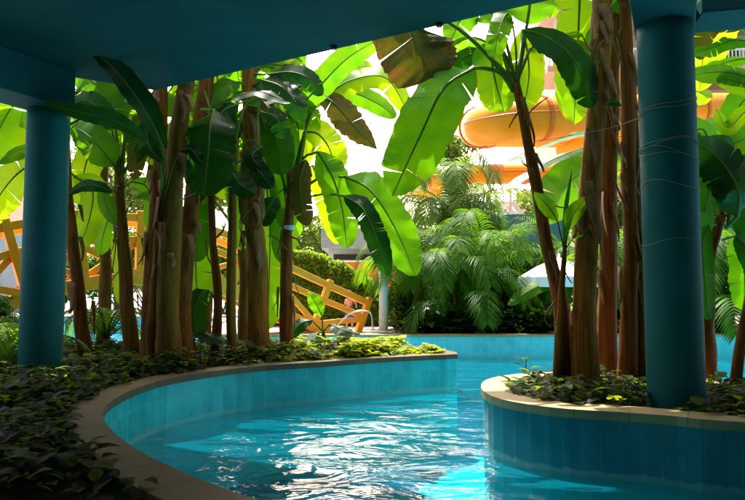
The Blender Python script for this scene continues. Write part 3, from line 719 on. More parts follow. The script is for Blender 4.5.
pleaf(t, d, [(293, 195), (302, 160)], [(318, 152, -.1), (332, 176, -.2), (342, 208, -.2), (347, 248, -.2)], 32, 'mature', tears=4, seed=65)
pleaf(t, d, [(293, 202), (312, 182), (330, 177)], [(346, 177, -.3), (370, 190, -.5), (394, 226, -.6), (416, 276, -.6)], 38, 'mature', tears=6, seed=66, rag=.07)
pleaf(t, d, [(292, 210), (308, 198), (325, 194)], [(344, 196, -.5), (362, 208, -.6), (376, 236, -.7), (388, 276, -.7)], 22, 'deep', tears=5, seed=67, rag=.07)
pleaf(t, d, [(292, 200), (304, 175)], [(312, 165, .5), (322, 188, .6), (330, 215, .6), (338, 244, .6)], 24, 'young', tears=4, seed=68)
pleaf(t, d, [(291, 205), (280, 170)], [(272, 140, .2), (268, 118, .3), (280, 100, .4)], 40, 'mature', tears=3, seed=69)
pleaf(t, d, [(293, 198), (298, 185)], [(306, 160, -.2), (300, 180, -.3), (302, 205, -.3), (308, 226, -.3)], 22, 'olive', tears=3, seed=70)
pleaf(t, d, [(292, 205), (288, 160)], [(284, 120, .3), (290, 108, .3), (298, 128, .3), (300, 170, .3)], 34, 'young', tears=2, seed=71)
pleaf(t, d, [(294, 190), (304, 140)], [(312, 100, .6), (330, 74, .7), (350, 68, .8), (372, 66, .8)], 28, 'edged', tears=4, seed=72)
pleaf(t, d, [(294, 190), (306, 130)], [(318, 92, .8), (350, 92, .9), (378, 104, 1.0), (396, 118, 1.0)], 26, 'mature', tears=4, seed=73)
pleaf(t, d, [(292, 205), (284, 190)], [(276, 196, -.3), (268, 208, -.4), (262, 226, -.4)], 20, 'deep', tears=1, seed=74)

# small suckers in the left bed
for k, (px, py, hh, lab) in enumerate(((326, 352, 40, 'small banana sucker with drooping dark leaves at the bright tip of the left bed'), (196, 362, 44, 'small banana sucker with dark leaves between the clump and the thinnest stem'))):
    t, d, b = plant(px, py, lab, 'banana suckers in the left bed', 'banana_sucker', 'banana plant')
    _, C = stem(t, [b - V((0, 0, .05))] + A([(px - 2, py - hh * .3), (px - 3, py - hh * .55)], d), [0.05, 0.04, 0.025], 'stem_green', 70 + k)
    top = (px - 3, py - hh * .5)
    pleaf(t, d, [top], [(px - 14, py - hh * .8, -.1), (px - 26, py - hh * .7, -.2), (px - 40, py - hh * .3, -.2)], 17, 'deep', tears=0, seed=75 + k, kind='lance', n=(0, -.7, .7))
    pleaf(t, d, [top], [(px + 4, py - hh * .7, -.1), (px + 18, py - hh * .55, -.3), (px + 34, py - hh * .45, -.3)], 16, 'deep', tears=0, seed=77 + k, kind='lance', n=(0, -.5, .8))
    pleaf(t, d, [top], [(px - 4, py - hh * .9, .1), (px - 10, py - hh * 1.2, .1), (px - 18, py - hh * 1.5, .1)], 15, 'mature', tears=0, seed=79 + k, kind='lance')
    pleaf(t, d, [top], [(px - 8, py - hh * .5, -.2), (px - 12, py - hh * .3, -.4), (px - 10, py - hh * .1, -.5)], 15, 'deep', tears=0, seed=81 + k, kind='lance')

# I: leaning slim plant of the right planter
t, d, b = plant(567, 386, 'slim banana plant leaning left over the pool from the right planter', GR)
_, C = stem(t, [b - V((0, 0, .1))] + A([(561, 320), (547, 240), (531, 160), (522, 115), (516, 84)], d), [0.10, 0.08, 0.07, 0.06, 0.045], 'stem_brown', 10)
sheaths(t, C, [0.11, 0.06], 7, 10)
for q in ([(524, 118), (536, 106), (548, 97)], [(520, 110), (513, 120), (509, 128)], [(540, 196), (556, 206), (566, 208)], [(533, 170), (524, 164), (521, 158)], [(556, 300), (545, 316, -.1), (550, 326, -.1), (560, 322, -.1)]): twig(t, A(q, d - .08), .012)
pleaf(t, d, [(514, 92), (502, 74), (488, 69)], [(474, 68, -.2), (444, 88, -.4), (420, 136, -.5), (392, 196, -.5)], 58, 'mature', tears=4, seed=91, n=(-.35, -1, .1), fold=.12, rag=.03)
pleaf(t, d, [(514, 90), (494, 62), (470, 38), (448, 22)], [(426, 14, -.15), (411, 20, -.2), (416, 44, -.25), (433, 78, -.3)], 80, 'olive', tears=1, seed=92, n=(.0, -1, -.1), fold=.35)
pleaf(t, d, [(515, 88), (508, 70)], [(500, 42, .1), (492, 56, .1), (496, 84, .1), (504, 112, .1)], 40, 'edged', tears=2, seed=93)
pleaf(t, d, [(516, 86), (520, 60)], [(522, 30, .3), (527, 50, .35), (529, 76, .35), (524, 108, .3)], 36, 'young', tears=2, seed=94)
pleaf(t, d, [(517, 85), (523, 50)], [(527, 24, -.1), (530, 0, -.1), (528, -30, -.1), (520, -60, 0)], 54, 'mature', tears=3, seed=95)
pleaf(t, d, [(517, 85), (522, 50)], [(524, 30, -.2), (548, 38, -.3), (574, 60, -.4), (592, 108, -.4)], 34, 'deep', tears=2, seed=96, n=(-.2, -1, .5), fold=.2)
pleaf(t, d, [(515, 88), (500, 66)], [(482, 54, .3), (466, 56, .4), (452, 72, .5), (448, 92, .5)], 32, 'deep', tears=2, seed=97)
pleaf(t, d, [(516, 86), (508, 50)], [(500, 20, .2), (482, 8, .3), (462, 18, .3), (450, 44, .3)], 34, 'mature', tears=3, seed=98)
pleaf(t, d, [(516, 86), (516, 50)], [(512, 20, .1), (506, 14, 0), (498, 36, -.1), (494, 60, -.1)], 24, 'mature', tears=2, seed=99)
crown_leaves(t, A([(517, 80)], d)[0], 3, 1.5, 0.45, 100, az=(20, 170), el=(45, 80))

# J: thick stem with peeling bark, with the great hanging yellow-green leaf
t, d, b = plant(585, 388, 'thickest olive stem of the right planter, peeling bark near the top', GR)
_, C = stem(t, [b - V((0, 0, .1))] + A([(584, 320), (588, 240), (593, 160), (601, 70), (606, 5), (608, -30)], d), [0.135, 0.12, 0.115, 0.105, 0.095, 0.085], 'stem_gold', 11, rough=1.1)
sheaths(t, C, [0.15, 0.11], 8, 11, lo=.3, hi=.6); sheaths(t, C, [0.15, 0.11], 14, 12, lo=.6, hi=.97)
twig(t, A([(600, 60, -.1), (590, 50, -.15), (583, 37, -.15)], d), .016)
pleaf(t, d, [(607, -20)], [(596, -40, .4), (582, -20, .6), (578, 40, .7), (574, 124, .7)], 50, 'edged', tears=3, seed=101, fold=.12)
pleaf(t, d, [(607, -10)], [(614, -30, .3), (622, -6, .3), (630, 14, .3)], 30, 'mature', tears=2, seed=102)
pleaf(t, d, [(604, 40, -.1)], [(598, 46, -.2), (594, 66, -.22), (593, 92, -.22), (596, 118, -.2)], 11, 'olive', tears=5, seed=105, rag=.2, rmat='dry')
pleaf(t, d, [(602, 110, -.1)], [(606, 104, -.2), (614, 102, -.2), (622, 106, -.2)], 8, 'deep', tears=0, seed=103, kind='lance')
crown_leaves(t, C[-1] + V((0, 0, .3)), 9, 2.4, 0.65, 104, az=(-60, 250), el=(35, 75))

# K, L, M
t, d, b = plant(607, 379, 'rusty brown banana stem standing behind the thickest stem of the right planter', GR)
_, C = stem(t, [b - V((0, 0, .1))] + A([(607, 320), (608, 240), (609, 160), (612, 70), (615, 10), (616, -30)], d), [0.115, 0.105, 0.10, 0.09, 0.08, 0.07], 'stem_brown', 13)
sheaths(t, C, [0.11, 0.09], 12, 13)
twig(t, A([(612, 130, -.1), (624, 165, -.15), (632, 190, -.15)], d), .016)
crown_leaves(t, C[-1] + V((0, 0, .2)), 8, 2.3, 0.65, 105, az=(-60, 240), el=(35, 75))
t, d, b = plant(627, 385, 'slim dark banana stem close to the left side of the string wound column', GR)
_, C = stem(t, [b - V((0, 0, .1))] + A([(629, 320), (630, 240), (629, 160), (627, 70), (626, 10), (626, -30)], d), [0.10, 0.085, 0.08, 0.075, 0.07, 0.06], 'stem_brown', 14)
sheaths(t, C, [0.09, 0.08], 9, 14)
twig(t, A([(628, 210, -.1), (618, 190, -.1), (612, 170, -.1)], d), .014)
crown_leaves(t, C[-1] + V((0, 0, .4)), 8, 2.2, 0.6, 106, az=(-80, 240), el=(35, 75))
t, d, b = plant(641, 384, 'narrow reddish banana stem touching the string wound column', GR)
_, C = stem(t, [b - V((0, 0, .1))] + A([(640, 320), (638, 240), (634, 160), (632, 100), (631, 60)], d), [0.09, 0.08, 0.07, 0.06, 0.05], 'stem_brown', 15)
sheaths(t, C, [0.09, 0.07], 6, 15)

# N: narrow leaved young plant by the pool
t, d, b = plant(557, 387, 'young narrow leaved banana plant in front of the leaning slim plant', GR, 'banana_sucker')
_, C = stem(t, [b - V((0, 0, .05))] + A([(560, 320, -.1), (563, 265, -.1), (565, 245, -.1)], d), [0.055, 0.045, 0.035, 0.02], 'stem_green', 16)
pleaf(t, d, [(564, 250, -.1), (560, 232, -.1)], [(557, 220, -.15), (548, 206, -.2), (534, 192, -.2)], 17, 'mature', tears=0, seed=111, kind='lance')
pleaf(t, d, [(565, 248, -.1), (567, 236, -.1)], [(568, 230, -.15), (574, 214, -.2), (588, 196, -.2)], 17, 'mature', tears=0, seed=112, kind='lance')
pleaf(t, d, [(564, 252, -.1), (570, 242, -.1)], [(574, 238, -.15), (582, 233, -.2), (592, 230, -.2)], 7, 'mature', tears=0, seed=113, kind='lance')
pleaf(t, d, [(563, 275, -.1), (566, 262, -.1)], [(564, 250, -.1), (566, 210, -.1), (572, 170, -.1)], 5, 'deep', tears=0, seed=114, kind='lance')

# O: right of the column
t, d, b = plant(708, 384, 'dark stemmed banana plant just right of the string wound column', GR)
_, C = stem(t, [b - V((0, 0, .1))] + A([(707, 320), (708, 270), (714, 240), (722, 215)], d), [0.10, 0.085, 0.065, 0.045], 'stem_brown', 17)
pleaf(t, d, [(726, 228)], [(738, 216, -.2), (738, 190, -.4), (720, 160, -.5), (694, 142, -.5)], 46, 'deep', tears=3, seed=121, n=(-.2, -1, .2))
pleaf(t, d, [(728, 225)], [(735, 165, -.2), (722, 152, -.3), (712, 180, -.4), (704, 212, -.4)], 40, 'deep', tears=3, seed=122)
pleaf(t, d, [(722, 240)], [(736, 236, -.3), (748, 250, -.3), (762, 285, -.3)], 22, 'deep', tears=2, seed=123)
pleaf(t, d, [(728, 222)], [(748, 190, .3), (760, 150, .3), (750, 138, .2), (722, 150, .2)], 34, 'mature', tears=3, seed=124)
for q, (pet, rib, w, m) in enumerate((
    ([(722, 215)], [(716, 190, .1), (706, 186, .1), (700, 210, .1), (700, 250, .1)], 34, 'deep'),
    ([(722, 215)], [(728, 180, .2), (742, 170, .2), (752, 200, .2), (752, 250, .2)], 40, 'deep'),
    ([(718, 225)], [(708, 225, -.2), (702, 245, -.2), (704, 275, -.2), (708, 320, -.2)], 24, 'deep'),
    ([(722, 218)], [(736, 232, .3), (744, 262, .3), (744, 310, .3)], 30, 'mature'),
    ([(722, 215)], [(714, 160, .4), (704, 130, .5), (694, 136, .5), (690, 170, .5)], 34, 'mature'),
    ([(722, 215)], [(730, 150, .6), (738, 110, .7), (750, 100, .7), (770, 130, .7)], 34, 'mature'))):
    pleaf(t, d, pet, rib, w, m, tears=3, seed=500 + q)
t, d, b = plant(733, 391, 'thin blackish leaning stem at the right edge of the planter', GR)
_, C = stem(t, [b - V((0, 0, .1))] + A([(740, 350), (750, 300), (762, 220), (772, 120), (776, 15)], d), [0.055, 0.05, 0.05, 0.05, 0.045], 'stem_brown', 18)
pleaf(t, d, [(776, 60)], [(756, 44, .4), (734, 40, .4), (712, 48, .5), (690, 54, .5)], 24, 'mature', tears=3, seed=131, n=(0, -.8, .6))
pleaf(t, d, [(776, 60)], [(758, 58, .5), (736, 60, .6), (714, 66, .6), (692, 70, .7)], 20, 'young', tears=3, seed=132, n=(0, -.8, .6))
pleaf(t, d, [(776, 65)], [(766, 90, .2), (744, 76, .1), (718, 72, .1), (690, 76, .1)], 26, 'mature', tears=3, seed=133, n=(0, -1, .3))
pleaf(t, d, [(776, 62)], [(764, 100, .2), (748, 86, .1), (730, 80, .1), (716, 80, .1)], 26, 'edged', tears=3, seed=134)
pleaf(t, d, [(776, 60)], [(740, 30, 1.2), (718, 22, 1.3), (704, 38, 1.3), (700, 60, 1.3)], 26, 'olive', tears=4, seed=135)
pleaf(t, d, [(774, 100)], [(760, 112, .5), (745, 112, .6), (728, 128, .6), (716, 108, .7)], 18, 'young', tears=2, seed=136)
crown_leaves(t, A([(776, 20)], d)[0], 8, 2.2, 0.6, 137, az=(-60, 240), el=(35,75))

for k, (px, dd, pyc, num, Lr, lab) in enumerate((
        (105, 10.2, 120, 9, 1.7, 'bright banana plant at the back of the left bed, beside the left column'),
        (152, 10.4, 112, 9, 1.7, 'bright banana plant at the back of the left bed, behind the clumped stems'),
        (206, 10.5, 150, 9, 1.6, 'bright banana plant at the back of the left bed, behind the thinnest stem'),
        (244, 10.6, 125, 8, 1.25, 'bright banana plant at the back of the left bed, behind the golden stem'))):
    p0_ = at(px, 340, dd); p0_ = V((p0_.x, dd - .1, ZS)); t = thing('banana_plant', lab, 'banana plant', p0_, GL)
    _, C = stem(t, [p0_ - V((0, 0, .1))] + A([(px + 1, 280), (px - 2, 210), (px, pyc + 25)], dd), [.11, .10, .09, .06], 'stem_green', 60 + k)
    crown_leaves(t, C[-1], num, Lr, .5, 300 + k, m=('young', 'edged', 'mature'), el=(35, 80))

# P: banana plant across the water with long glossy leaves
bp = on(655, 336, 0.51); t = thing('banana_plant', 'banana plant beyond the pool with long glossy leaves crossing behind the right stems', 'banana plant', bp); d = bp.y
stem(t, [bp] + A([(655, 280), (652, 220), (648, 170)], d), [0.2, 0.16, 0.13, 0.09], 'stem_green', 19)
pleaf(t, d, [(648, 172), (642, 150)], [(634, 130), (600, 128, -.3), (556, 140, -.6), (500, 164, -1)], 17, 'shiny', tears=5, seed=141, n=(0, -.35, 1))
pleaf(t, d, [(648, 174), (640, 158)], [(628, 144), (592, 146, -.3), (548, 162, -.6), (500, 192, -1)], 17, 'shiny', tears=5, seed=142, n=(0, -.35, 1))
pleaf(t, d, [(648, 176), (636, 168)], [(622, 152), (590, 168, -.4), (566, 186, -.6), (540, 222, -.8)], 46, 'mature', tears=4, seed=143)
pleaf(t, d, [(648, 176), (655, 160)], [(665, 150), (690, 150), (715, 130), (742, 128)], 30, 'shiny', tears=4, seed=144)
pleaf(t, d, [(648, 176), (660, 168)], [(680, 165), (705, 170), (730, 185), (750, 215)], 40, 'mature', tears=4, seed=145)
pleaf(t, d, [(648, 176), (650, 150)], [(655, 120), (668, 100), (690, 90), (712, 98)], 34, 'young', tears=3, seed=146)

bp = on(600, 348, 0.0); bp = V((bp.x, 13.9, 0.51)); t = thing('banana_plant', 'low bright banana plant beyond the pool below the white parasol', 'banana plant', bp); d = bp.y
stem(t, [bp] + A([(598, 315), (596, 300)], d), [0.14, 0.11, 0.07], 'stem_green', 20)
pleaf(t, d, [(596, 300), (585, 280)], [(576, 284, -.2), (552, 282, -.4), (530, 290, -.5), (508, 305, -.6)], 15, 'young', tears=3, seed=151, n=(0, -.8, .5))
pleaf(t, d, [(596, 300), (604, 280)], [(612, 268), (626, 260), (642, 268), (655, 290)], 26, 'young', tears=3, seed=152)
pleaf(t, d, [(596, 300), (594, 270)], [(590, 250), (586, 230), (575, 215)], 30, 'mature', tears=3, seed=153)

# ---------------------------------------------------------------- palms
def frond(parent, pts, ll, n, seed, m='palm', w=0.03, hang=0.6):
    rg = random.Random(seed); C = catmull(pts, n + 1); mb = MB()
    for i in range(3, n + 1):
        t = i / n; T = (C[min(i+1, n)] - C[i-1]).normalized()
        s = T.cross(V((0, 0, 1)))
        if s.length < 0.1: s = V((1, 0, 0))
        s.normalize(); up = s.cross(T)
        l = ll * (math.sin(math.pi * (0.12 + 0.80 * t)) ** 0.7) * rg.uniform(0.85, 1.1)
        for sd in (-1, 1):
            d0 = (s * sd + T * 0.75 + up * rg.uniform(0.15, 0.45)).normalized(); p = C[i]; vs = []; uv = []
            ax = d0.cross(up).normalized()
            for k in range(5):
                q = k / 4
                ww = w * (math.sin(math.pi * min(1, 0.12 + q * 0.88))) + 0.001
                pp = p + d0 * (l * q) - V((0, 0, 1)) * (hang * l * q * q)
                vs += [pp - ax * ww, pp + ax * ww]; uv += [(0.2, q), (0.8, q)]
            mb.add(vs, [(2*k, 2*k+1, 2*k+3, 2*k+2) for k in range(4)], uv)
    hang = hang
    mb.tube(C, [0.016 * (1 - 0.8 * i / n) + 0.003 for i in range(n + 1)], 5)
    return mb.build('frond', M[m], parent, smooth=True)
def palm(loc, label, nf, Lf, seed, hts=(0.4,), m='palm', ll=0.45, n=34, group=None, w=0.022, lean=(0, 0)):
    t = thing('areca_palm', label, 'palm', loc, group); rg = random.Random(seed)
    for si, h in enumerate(hts):
        a0 = rg.random() * 6; off = V((math.cos(a0), math.sin(a0), 0)) * (0.0 if si == 0 else rg.uniform(.15, .4))
        top = loc + off * 1.6 + V((lean[0], lean[1], 0)) * h + V((0, 0, h))
        mb = MB(); mb.tube([loc + off, loc + off * 1.3 + V((0, 0, h * .5)), top], [0.06, 0.05, 0.035], 10); mb.build('stem', M['stem_green'], t, smooth=True)
        k = nf // len(hts)
        for f in range(k):
            az = 2 * math.pi * (f + rg.uniform(-.3, .3)) / k + si; el = rg.choice((80, 62, 45, 30, 55)) + rg.uniform(-8, 8)
            L_ = Lf * rg.uniform(.75, 1.15); dd = V((math.cos(az), math.sin(az), 0)); e = R(el)
            p1 = top + (dd * math.cos(e) + V((0, 0, math.sin(e)))) * (L_ * .4)
            p2 = p1 + (dd * math.cos(e * .5) + V((0, 0, math.sin(e * .5) - .15))) * (L_ * .3)
            p3 = p2 + (dd * .75 - V((0, 0, .5))) * (L_ * .22); p4 = p3 + (dd * .4 - V((0, 0, .9))) * (L_ * .22)
            frond(t, [top, p1, p2, p3, p4], ll * rg.uniform(.85, 1.15), n, seed * 100 + si * 20 + f, m, w)
    return t
GP = 'areca palms on the far deck'
def fd(px, y): p = at(px, 300, y); return V((p.x, y, 0.51))
palm(fd(470, 14.9), 'full green areca palm arching over the far pool wall in the centre', 36, 2.5, 5, (0.3, 0.9, 1.5), ll=.56, group=GP, w=.019, n=44)
palm(fd(430, 15.6), 'looser areca palm between the white post and the full centre palm', 26, 2.3, 6, (0.5, 1.3), ll=.54, group=GP, w=.019, n=42)
palm(fd(448, 18.5), 'tall pale areca palm behind the centre palms, below the orange slide', 24, 2.6, 8, (2.6, 3.4), 'palm_light', ll=.75, group=GP, w=.03)
palm(fd(505, 17.4), 'areca palm with a bright new frond left of the white parasol', 24, 2.3, 9, (0.6, 1.5, 2.2), ll=.54, group=GP, w=.018, n=34)
palm(fd(618, 15.2), 'areca palm seen between the brown stems of the right planter', 30, 2.6, 10, (0.3, 1.2), ll=.65, group=GP, w=.028)
palm(fd(722, 14.6), 'areca palm right of the string wound column with feathery fronds over the water', 32, 2.6, 11, (0.3, 1.2), ll=.7, group=GP, w=.028)
palm(fd(655, 18.6), 'tall areca palm behind the brown stems and the wound column', 26, 2.6, 15, (1.8, 2.8, 3.4), ll=.65, group=GP, w=.028)
palm(fd(780, 15.4), 'areca palm half cut off by the right edge of the picture', 22, 2.8, 12, (0.8, 1.6), ll=.65, group=GP, w=.028)
b_ = base(60, 362); palm(V((b_.x + .25, b_.y + .9, ZS)), 'small dark palm with thin drooping leaves behind the left column', 9, 1.0, 13, (0.25,), ll=.34, w=.012, n=26)
b_ = base(10, 372); palm(V((b_.x, b_.y, ZS)), 'small dark palm at the left edge beside the shaded column', 9, 1.0, 14, (0.2,), ll=.36, w=.012, n=26)

ctr_x = at(560, 262, 14.15).x
# ---------------------------------------------------------------- ground cover
def inside(p, poly):
    x, y = p; c = False; k = len(poly)
    for i in range(k):
        (x1, y1), (x2, y2) = poly[i], poly[(i + 1) % k]
        if (y1 > y) != (y2 > y) and x < (x2 - x1) * (y - y1) / (y2 - y1) + x1: c = not c
    return c
def dist_edge(p, edge): return min((p[0]-a)**2 + (p[1]-b)**2 for a, b in edge) ** .5
def cover_leaf(mb, p, a, tilt, s, rg):
    d = V((math.cos(a) * math.cos(tilt), math.sin(a) * math.cos(tilt), math.sin(tilt))); sd = V((-math.sin(a), math.cos(a), 0)); up = sd.cross(d) * -1
    q = lambda x, y, z: p + d * (x * s) + sd * (y * s) + up * (z * s)
    st = ((0, 0, 0), (.10, .24, .03), (.32, .38, .05), (.60, .33, .03), (.86, .17, -.04), (1.08, .0, -.16))
    vs = []; fs = []
    for x, w, z in st[:-1]:
        vs += [q(x, w, z + w * .22), q(x, w * .5, z + w * .10), q(x + .02, 0, z), q(x, -w * .5, z + w * .10), q(x, -w, z + w * .22)]
    vs.append(q(*st[-1]))
    for i in range(4):
        for c in range(4): fs.append((i*5+c, i*5+c+1, i*5+c+6, i*5+c+5))
    for c in range(4): fs.append((20 + c, 20 + c + 1, 25))
    mb.add(vs[:], fs)
def cover(name, poly, edge, bounds, num, seed, size, hgt, obstacles, label, m='cover', keep=None):
    rg = random.Random(seed); mb = MB(); k = 0
    while k < num:
        x, y = rg.uniform(bounds[0], bounds[1]), rg.uniform(bounds[2], bounds[3])
        if not inside((x, y), poly): continue
        if keep and not keep(x, y, rg.random()): continue
        de = dist_edge((x, y), edge)
        if de < 0.24: continue
        if any((x-a)**2 + (y-b)**2 < r*r for a, b, r in obstacles): continue
        cl = noise.noise(V((x * 2.3, y * 2.3, seed)))
        if cl < -0.22 and rg.random() < .7: continue
        h = hgt * (0.35 + 0.9 * max(0, cl + .35)) * min(1, (de - .1) / .3)
        z = ZS + h * rg.uniform(.15, 1)
        cover_leaf(mb, V((x, y, z)), rg.random() * 6.28, rg.uniform(-.35, .55), size * rg.choice((.45, .7, .9, 1.0, 1.15, 1.5)), rg); k += 1
    o = mb.build(name, M[m], smooth=True); tag(o, label, 'ground cover', kind='stuff'); return o
col_l = (lc.x, lc.y, rl + .05); col_r = (rc.x, rc.y, rr + .05)
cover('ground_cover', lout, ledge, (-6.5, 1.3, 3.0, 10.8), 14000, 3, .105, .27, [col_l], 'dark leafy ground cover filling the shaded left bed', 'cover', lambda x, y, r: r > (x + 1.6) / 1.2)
cover('sunlit_ground_cover', lout, ledge, (-2.4, 1.3, 7.5, 10.8), 2400, 13, .13, .27, [], 'ground cover painted in sunlit colour at the tip of the left bed', 'cover_sunlit', lambda x, y, r: r < (x + 1.6) / 1.2)
cover('ground_cover', redge, redge, (1.2, 5.5, 4.2, 7.4), 1900, 4, .105, .2, [col_r], 'leafy ground cover around the stems in the right planter')
fb0, fb1 = at(398, 300, 14.5).x, 8.5
fpoly = [(fb0, 13.98), (fb1, 13.98), (fb1, 16.4), (fb0, 16.4)]
cover('low_plants', fpoly, [(-90, 0)], (fb0, fb1, 13.98, 16.4), 4200, 6, .24, .5, [(ctr_x, 14.15, .35)], 'low leafy planting under the palms along the far pool wall')
def sprigs():
    mb = MB(); rg = random.Random(8)
    for px, py, h in ((526, 377, .22), (534, 383, .16), (640, 398, .2), (655, 402, .22), (590, 397, .12), (605, 398, .14), (712, 402, .2), (560, 392, .14)):
        p = base(px, py)
        for k in range(7):
            a = rg.random() * 6.28; z = h * rg.uniform(.3, 1)
            mb.tube([p, p + V((math.cos(a) * .05, math.sin(a) * .05, z))], .003, 4)
            cover_leaf(mb, p + V((math.cos(a) * .05, math.sin(a) * .05, z)), a, rg.uniform(-.2, .5), .13, rg)
    return mb
tag(sprigs().build('sprigs', M['cover'], smooth=True), 'taller leafy sprigs along the right planter coping', 'ground cover', kind='stuff')

# ---------------------------------------------------------------- hedges, shrubs, trees
def leaf_cloud(mb, blobs, num, size, rg, shell=.55):
    vol = [b[1].x * b[1].y * b[1].z for b in blobs]; tot = sum(vol)
    for (c, r), v in zip(blobs, vol):
        for _ in range(int(num * v / tot) + 1):
            while True:
                q = V((rg.uniform(-1, 1), rg.uniform(-1, 1), rg.uniform(-1, 1)))
                if q.length < 1: break
            q = q.normalized() * (shell + (1 - shell) * rg.random() ** .6) * (1 + .3 * noise.noise(q * 2.2 + c))
            p = c + V((q.x * r.x, q.y * r.y, q.z * r.z))
            d = (q + V((rg.gauss(0, .6), rg.gauss(0, .6), rg.gauss(0, .6)))).normalized()
            s = d.cross(V((rg.gauss(0, 1), rg.gauss(0, 1), rg.gauss(0, 1)))).normalized(); z = size * rg.uniform(.6, 1.3)
            e = d.cross(s)
            mb.add([p - s * z * .5, p + e * z * .28 + d * z * .05, p + s * z * .5, p - e * z * .28 + d * z * .05], [(0, 1, 2, 3)])
def tree(loc, label, H, Rr, seed, m='tree', num=5000, size=.3, group='trees beyond the pool', name='tree'):
    rg = random.Random(seed); t = thing(name, label, 'tree', loc, group); mb = MB()
    top = loc + V((rg.uniform(-.5, .5), 0, H * .72)); fork = loc + V((0, 0, H * .35))
    mb.tube([loc, fork, top], [H * .03, H * .022, H * .008], 8); blobs = []
    for k in range(11):
        a = k * 2.4; hh = rg.uniform(.42, .92); q = loc + V((math.cos(a) * Rr * rg.uniform(.25, .75), math.sin(a) * Rr * rg.uniform(.25, .75), H * hh))
        mb.tube([fork.lerp(top, rg.random() * .7), q], [H * .011, H * .004], 6)
        s = Rr * rg.uniform(.32, .52); blobs.append((q, V((s, s, s * .75))))
    mb.build('trunk', M['bark'], t, smooth=True)
    mb = MB(); leaf_cloud(mb, blobs, num, size, rg, .35); mb.build('crown', M[m], t)
    return t
def shrub(loc, label, r, seed, m='bush', num=3000, size=.16, group='shrubs on the far deck'):
    rg = random.Random(seed); t = thing('shrub', label, 'shrub', loc, group); blobs = []; mb = MB()
    for k in range(8):
        q = loc + V((rg.uniform(-.6, .6) * r.x, rg.uniform(-.6, .6) * r.y, r.z * rg.uniform(.35, .8))); s = rg.uniform(.35, .5)
        blobs.append((q, V((r.x * s, r.y * s, r.z * s * .62)))); mb.tube([loc + V((rg.uniform(-.1, .1), 0, 0)), q], [.035, .012], 5)
    mb.build('stem', M['bark'], t)
    mb = MB(); leaf_cloud(mb, blobs, num, size, rg, .4); mb.build('foliage', M[m], t); return t

# clipped hedge with a sloping top
h0, h1 = at(290, 248, 17.6), at(392, 300, 17.6); hb = V((0, 0, .48))
t = thing('hedge', 'sunlit clipped hedge with a sloping top behind the yellow bridge', 'hedge', V(((h0.x + h1.x) / 2, 17.8, .48)))
mb = MB(); rg = random.Random(21)
for i in range(9000):
    f = rg.random(); x = h0.x - 1.2 + (h1.x - h0.x + 1.2) * f; zt = h0.z + (h1.z - h0.z) * (f ** 2.4)
    zt += .10 * noise.noise(V((x * 3, 0, 5)))
    v = rg.random()
    if rg.random() < .62: p = V((x, 17.3 + .09 * noise.noise(V((x * 3, v * 5, 2))), .48 + (zt - .48) * v)); nd = V((0, -1, .25))
    else: p = V((x, 17.3 + rg.random() * 1.1, zt)); nd = V((0, -.1, 1))
    p += V((rg.gauss(0, .04), rg.gauss(0, .05), rg.gauss(0, .05)))
    dn = (nd + V((rg.gauss(0, .5), rg.gauss(0, .5), rg.gauss(0, .5)))).normalized()
    s = dn.cross(V((rg.gauss(0, 1), rg.gauss(0, 1), rg.gauss(0, 1)))).normalized(); e = dn.cross(s); z = rg.uniform(.09, .17)
    mb.add([p - s * z * .5, p + e * z * .3, p + s * z * .5, p - e * z * .3], [(0, 1, 2, 3)])
mb.build('foliage', M['hedge'], t)
mb = MB(); Kh = 10; vs = []; fs = []
for i in range(Kh + 1):
    f = i / Kh; x = h0.x - 1.1 + (h1.x - h0.x + 1.0) * f; zt = h0.z + (h1.z - h0.z) * f ** 2.4 - .14
    vs += [(x, 17.42, .48), (x, 17.42, zt), (x, 18.3, zt), (x, 18.3, .48)]
for i in range(Kh):
    for c in range(4): fs.append((i*4+c, i*4+(c+1) % 4, i*4+4+(c+1) % 4, i*4+4+c))
fs += [(0, 1, 2, 3), (Kh*4+3, Kh*4+2, Kh*4+1, Kh*4)]
mb.add(vs, fs); mb.build('inner_twigs', M['bush'], t)

for k, (x, y, r, lab) in enumerate(((-5.3, 8.2, V((.8, .7, .95)), 'low dark shrub at the left edge behind the shaded left column'), (-5.6, 6.3, V((.9, .8, .9)), 'low dark shrub at the left edge in front of the shaded left column'))):
    shrub(V((x, y, ZS)), lab, r, 61 + k, 'bush', 3600, .12, 'dark shrubs in the left bed')
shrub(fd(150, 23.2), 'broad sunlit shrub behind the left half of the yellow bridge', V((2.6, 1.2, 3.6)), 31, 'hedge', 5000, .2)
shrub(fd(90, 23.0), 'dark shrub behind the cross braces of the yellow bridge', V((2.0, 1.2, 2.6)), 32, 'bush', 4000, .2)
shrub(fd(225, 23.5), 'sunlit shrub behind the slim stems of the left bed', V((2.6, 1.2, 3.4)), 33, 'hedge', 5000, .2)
shrub(fd(405, 16.2), 'dark shrub right of the white post', V((.9, .7, 1.6)), 34, 'bush', 2200, .14)
shrub(fd(550, 17.0), 'dark shrub in the shade of the white parasol', V((1.6, .9, 1.9)), 35, 'bush', 3200, .16)
shrub(fd(470, 17.0), 'dark shrub at the foot of the centre palms', V((2.0, .9, 1.5)), 36, 'bush', 3200, .16)
shrub(fd(640, 17.5), 'dark shrub behind the stems of the right planter', V((2.0, .9, 3.6)), 37, 'bush', 5000, .17)
shrub(fd(730, 18.0), 'dark shrub behind the palm right of the string wound column', V((2.6, 1.0, 5.2)), 38, 'bush', 6500, .18)
def gl(px, y): p = at(px, 300, y); return V((p.x, y, .46))
tree(gl(458, 46), 'pale feathery tree behind the end of the orange slide', 14, 2.6, 51, num=5200, size=.36)
tree(gl(318, 52), 'small tree behind the hedge and the pool bar', 8.0, 2.8, 52, num=3800, size=.4)
